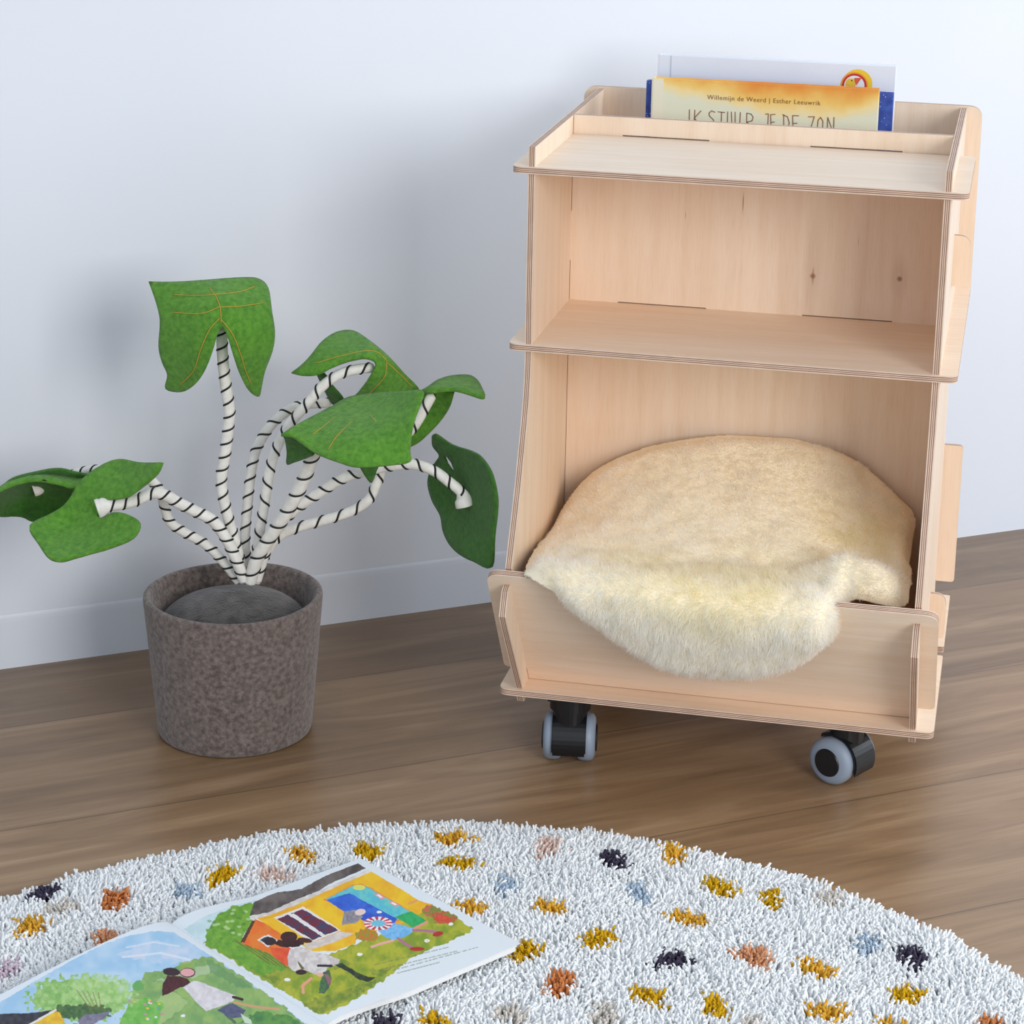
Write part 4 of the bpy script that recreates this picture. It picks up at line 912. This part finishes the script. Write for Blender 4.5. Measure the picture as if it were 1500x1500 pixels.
    a.poly(B((446, 592), (560, 540), (714, 582), (690, 612), (640, 642), (560, 664), (500, 640)), (104, 172, 226), (132, 192, 234), 3)
    du, dv_ = u-PB_(455, 545)[0], v-PB_(455, 545)[1]; rr = np.hypot(du/21, dv_/10); an = np.arctan2(dv_/10, du/21)
    st = (np.floor(an*24/(2*math.pi)) % 2) == 0; a.put((rr < 1) & st, (236, 232, 236)); a.put((rr < 1) & ~st, (200, 52, 66)); a.put(rr < .48, (112, 192, 216))
    a.poly(B((198, 556), (205, 500), (218, 458), (290, 448), (350, 500), (290, 545)), (128, 124, 136), (160, 154, 160), 3)
    a.ell(PB_(328, 465), (8, 4.6), (232, 206, 196), rot=-10)
    a.line(B((705, 592), (800, 598), (890, 610)), 2, (178, 112, 140)); a.ell(PB_(878, 620), (8, 3.6), (176, 48, 40), rot=-12)
    a.line(B((596, 652), (650, 690), (700, 720)), 2, (178, 112, 140)); a.ell(PB_(730, 726), (11, 3), (176, 44, 40))
    a.line(B((560, 666), (470, 690), (408, 712)), 1.7, (230, 172, 160)); a.line(B((712, 580), (800, 535)), 1.8, (226, 150, 130))
    for q in (PB_(800, 668), PB_(970, 550), PB_(325, 765), PA_(830, 920), PA_(1340, 742), PB_(460, 465)): a.ell(q, (4.2, 2.2), (238, 238, 230), rough=.3)
    a.ell(PB_(802, 668), (1.2, .7), (220, 180, 60))
    # girl in a white smock
    a.poly(A((840, 708), (900, 692), (960, 695), (1010, 722), (1120, 748), (1202, 778), (1188, 812), (1115, 832), (1085, 880), (1020, 882), (950, 850), (912, 866), (870, 862), (835, 820), (826, 760)), (222, 216, 212), (200, 190, 188), 4)
    a.ell(PA_(838, 615), (12.5, 7.5), (70, 26, 30), (44, 16, 20), 3); a.ell(PA_(840, 662), (22, 6), (66, 22, 26), (40, 16, 20), 3, rough=.15); a.ell(PA_(705, 648), (9, 6), (46, 30, 40)); a.ell(PA_(950, 640), (11, 3.6), (70, 26, 30), rot=8)
    a.ell(PA_(925, 866), (8, 4), (52, 30, 34)); a.line(A((1045, 820), (1140, 822)), 1.8, (40, 36, 40)); a.poly(A((900, 780), (950, 840), (930, 850), (905, 810)), (112, 100, 60))
    a.poly(A((1160, 812), (1215, 803), (1320, 868), (1400, 900), (1455, 903), (1400, 936), (1335, 920), (1250, 860)), (52, 70, 44), (36, 44, 36), 4)
    a.poly(A((1050, 1018), (1058, 950), (1080, 866), (1125, 850), (1142, 920), (1120, 980), (1090, 1018)), (72, 80, 84), (66, 120, 60), 2.6); a.poly(A((1090, 880), (1110, 880), (1140, 920), (1120, 960)), (170, 96, 120), amt=.7)
    a.line(A((940, 1012), (936, 960), (995, 912)), 2.2, (226, 158, 128)); a.ell(PA_(1060, 885), (5, 3), (228, 176, 150))
    # illegible lines of small print
    for i, (p0, p1) in enumerate(((PB_(430, 838), PB_(960, 712)), (PB_(500, 866), PB_(1010, 742)), (PB_(560, 878), PB_(1160, 714)), (PB_(590, 898), PB_(900, 818)))):
        n = 34; k = 0
        while k < n:
            w = rr_.choice((1, 2, 3)); t0, t1 = k/n, min(1, (k+w*.8)/n)
            q0 = (p0[0]+(p1[0]-p0[0])*t0, p0[1]+(p1[1]-p0[1])*t0); q1 = (p0[0]+(p1[0]-p0[0])*t1, p0[1]+(p1[1]-p0[1])*t1)
            a.line([q0, q1], .8, (110, 124, 92), .6); k += w+.5
    return a.c
def paint_left(u, v):
    a = Art(u, v, (224, 231, 238)); C = lambda *p: [PC_(*q) for q in p]; D = lambda *p: [PD_(*q) for q in p]
    art = [(-80, 1515), (0, 1468), (60, 1432), (110, 1404), (150, 1384), (190, 1370), (225, 1364), (253, 1365), (336, 1417), (424, 1481), (470, 1516), (380, 1600), (200, 1660), (-80, 1660)]
    a.poly(art, (158, 198, 228), (186, 212, 234), 20, wob=1)
    a.poly([(170, 1398), (230, 1378), (275, 1388), (306, 1406), (285, 1412), (220, 1410)], (206, 214, 232), (176, 206, 230), 8, .8, 3)
    a.line([(180, 1402), (235, 1396), (296, 1410)], 1.6, (226, 230, 238), .7); a.line([(185, 1388), (225, 1380), (262, 1386)], 1.4, (222, 230, 238), .6)
    a.poly([(196, 1452), (215, 1424), (240, 1420), (262, 1414), (300, 1400), (312, 1403), (336, 1418), (424, 1481), (470, 1516), (380, 1600), (100, 1600), (175, 1500)], (118, 160, 96), (150, 182, 104), 12, wob=3)
    a.poly([(222, 1440), (262, 1424), (310, 1412), (325, 1418), (290, 1430), (255, 1436)], (186, 204, 168), amt=.6, wob=3); a.poly([(245, 1448), (205, 1498), (235, 1500), (275, 1470)], (190, 208, 140), amt=.5, wob=3)
    a.poly([(300, 1404), (320, 1412), (370, 1446), (350, 1446), (310, 1425)], (96, 144, 96), amt=.7, wob=3); a.poly([(345, 1500), (380, 1480), (430, 1490), (450, 1505)], (66, 122, 70), (96, 150, 70), 6, wob=3)
    a.poly([(175, 1500), (188, 1468), (215, 1462), (240, 1470), (232, 1500), (215, 1530)], (98, 174, 70), (130, 190, 90), 5, wob=3)
    a.ell((117, 1464), (76, 34), (126, 178, 92), (168, 204, 128), 5, rough=.25); a.ell((150, 1450), (46, 22), (150, 198, 110), (190, 216, 150), 4, amt=.7, rough=.3)
    a.ell((117, 1482), (44, 11), (58, 92, 52), (84, 120, 66), 4, rough=.3); a.ell((202, 1444), (9, 8), (104, 168, 92), rough=.2)
    for k in range(5): a.line([(112+k*8, 1450+k), (132+k*4, 1478)], .7, (128, 104, 70), .7)
    a.poly(D((-60, 500), (0, 495), (130, 492), (240, 478), (200, 505), (130, 545), (60, 620), (-60, 640)), (40, 40, 52), (62, 60, 72), 6); a.poly(D((100, 600), (128, 545), (240, 482), (262, 490), (340, 640), (120, 640)), (236, 196, 40), (224, 170, 40), 6); a.line(D((128, 545), (245, 478)), 1.6, (226, 224, 216))
    a.poly(D((340, 525), (375, 498), (430, 495), (484, 483), (460, 515), (400, 545), (350, 545)), (134, 130, 150), (112, 108, 130), 4)
    for k in range(16): a.ell((190+rr_.random()*52, 1465+rr_.random()*30), (2.2, 1.5), rr_.choice(((206, 130, 170), (226, 226, 226), (214, 196, 80), (96, 160, 180))))
    a.ell(PC_(450, 455), (10, 4.5), (140, 172, 70), amt=.8, rough=.2)
    a.poly(C((240, 745), (232, 690), (245, 620), (280, 560), (400, 560), (470, 590), (502, 630), (460, 660), (400, 660), (330, 705)), (84, 30, 36), (58, 20, 26), 3)
    a.ell(PC_(320, 522), (12.5, 6), (48, 26, 34), rot=5); a.ell(PC_(468, 530), (11.5, 7.2), (86, 50, 60)); a.ell(PC_(465, 528), (10, 5.8), (226, 164, 168))
    a.poly(C((425, 665), (520, 602), (600, 618), (700, 662), (800, 700), (905, 742), (884, 790), (780, 834), (700, 862), (640, 882), (590, 840), (540, 795), (480, 720)), (226, 220, 222), (206, 200, 204), 5)
    a.poly(C((735, 872), (800, 836), (880, 808), (930, 840), (1000, 872), (960, 935), (850, 955), (790, 905)), (72, 78, 110), (92, 96, 124), 3); a.poly(C((950, 900), (1050, 960), (1060, 1000), (990, 990)), (196, 214, 190))
    a.line(C((885, 752), (930, 765), (968, 775)), 2, (50, 32, 34)); a.line(C((895, 800), (1020, 830), (1150, 850), (1300, 862)), 1.8, (206, 156, 116)); a.ell(PC_(425, 925), (3.5, 2), (232, 236, 236)); a.line(C((850, 940), (900, 985)), 2, (84, 110, 80))
    return a.c
def page(name, s0, s1, o0, o1, paint, side):
    n = 330; W, Hh = np.meshgrid(np.linspace(0, 1, n), np.linspace(0, 1, n))
    s0, s1, o0, o1 = [np.array(q) for q in (s0, s1, o0, o1)]
    P = (s0*(1-Hh[..., None])+s1*Hh[..., None])*(1-W[..., None])+(o0*(1-Hh[..., None])+o1*Hh[..., None])*W[..., None]
    if side > 0: bul = .0060*np.sin(np.pi*np.clip(W/.42, 0, 1)**.55)*(1-.3*Hh)
    else: bul = .0105*np.sin(np.pi*np.clip(W, 0, 1)**.5)*(1-.3*Hh)
    P[..., 2] += bul+.0012
    V = P.reshape(-1, 3); i, j = np.meshgrid(np.arange(n-1), np.arange(n-1), indexing='ij'); a = (i*n+j).ravel()
    f = np.stack([a, a+1, a+n+1, a+n], -1)
    if side < 0: f = f[:, ::-1]
    f = f[:, ::-1]
    me = mesh_np(name, V-np.array(bc), f.copy(), M_page, True); u, v = proj(V); set_col(me, paint(u, v))
    obj(name, me, obk)
    # sheets underneath
    step = 6; Q = P[::step, ::step]; 
    nI, nJ = Q.shape[:2]; Vt = Q-np.array([0, 0, .0004]); Vb = Q.copy(); Vb[..., 2] = np.maximum(Q[..., 2]-.0072, .0168)
    lip = .0016*(1 if side > 0 else -1)
    allv = np.concatenate([Vt.reshape(-1, 3), Vb.reshape(-1, 3)])-np.array(bc); N0 = nI*nJ; F_ = []
    for (ia, ja, ib, jb) in [(a_, 0, a_+1, 0) for a_ in range(nI-1)]+[(a_, nJ-1, a_+1, nJ-1) for a_ in range(nI-1)]+[(0, a_, 0, a_+1) for a_ in range(nJ-1)]+[(nI-1, a_, nI-1, a_+1) for a_ in range(nJ-1)]:
        p_, q_ = ia*nJ+ja, ib*nJ+jb; F_.append((p_, q_, q_+N0, p_+N0))
    for a_ in range(nI-1):
        for b_2 in range(nJ-1):
            p_ = a_*nJ+b_2; F_.append((p_+N0, p_+1+N0, p_+nJ+1+N0, p_+nJ+N0)); F_.append((p_, p_+nJ, p_+nJ+1, p_+1))
    obj('page_block', mesh_np('page_block', allv, F_, M_sheets, False), obk)
M_page = attr_mat('printed_page', rough=.42, spec=.4)
def sheets():
    m, nt, bs = new_mat('stacked_sheets'); tc = node(nt, 'ShaderNodeTexCoord'); sx = node(nt, 'ShaderNodeSeparateXYZ'); nt.links.new(tc.outputs['Object'], sx.inputs[0])
    w = node(nt, 'ShaderNodeMath', operation='SINE'); mu = node(nt, 'ShaderNodeMath', operation='MULTIPLY'); mu.inputs[1].default_value = 5200; nt.links.new(sx.outputs['Z'], mu.inputs[0]); nt.links.new(mu.outputs[0], w.inputs[0])
    mr = node(nt, 'ShaderNodeMapRange'); mr.inputs[1].default_value = -1; mr.inputs[3].default_value = .72; mr.inputs[4].default_value = .9; nt.links.new(w.outputs[0], mr.inputs[0]); nt.links.new(mr.outputs[0], bs.inputs['Base Color']); bs.inputs['Roughness'].default_value = .8
    return m
M_sheets = sheets()
page('page', ST, SB, OT, OB, paint_right, 1); page('page', ST, SB, LT, LB, paint_left, -1)

# ------------------------------------------------------------------ light
w = bpy.data.worlds.new('world'); S.world = w; w.use_nodes = True
bg = w.node_tree.nodes['Background']; bg.inputs[0].default_value = (.80, .89, 1.0, 1); bg.inputs[1].default_value = .84
def area(name, loc, target, size, size_y, power, col):
    l = bpy.data.lights.new(name, 'AREA'); l.shape = 'RECTANGLE'; l.size = size; l.size_y = size_y; l.energy = power; l.color = col
    o = bpy.data.objects.new(name, l); COL.objects.link(o); o.location = loc
    o.rotation_euler = (Vector(target)-Vector(loc)).to_track_quat('-Z', 'Y').to_euler(); return o
area('window_light', (1.55, -.75, 1.35), (.05, 2.2, .35), 1.2, 1.2, 50, (1, .965, .92))
area('side_window_light', (2.5, 2.3, 1.2), (.6, 2.3, .2), 1.0, 1.2, 25, (.86, .93, 1))
S.view_settings.view_transform = 'Standard'; S.view_settings.look = 'None'; S.view_settings.exposure = 0
S.cycles.max_bounces = 16; S.cycles.diffuse_bounces = 12; S.cycles.transmission_bounces = 12
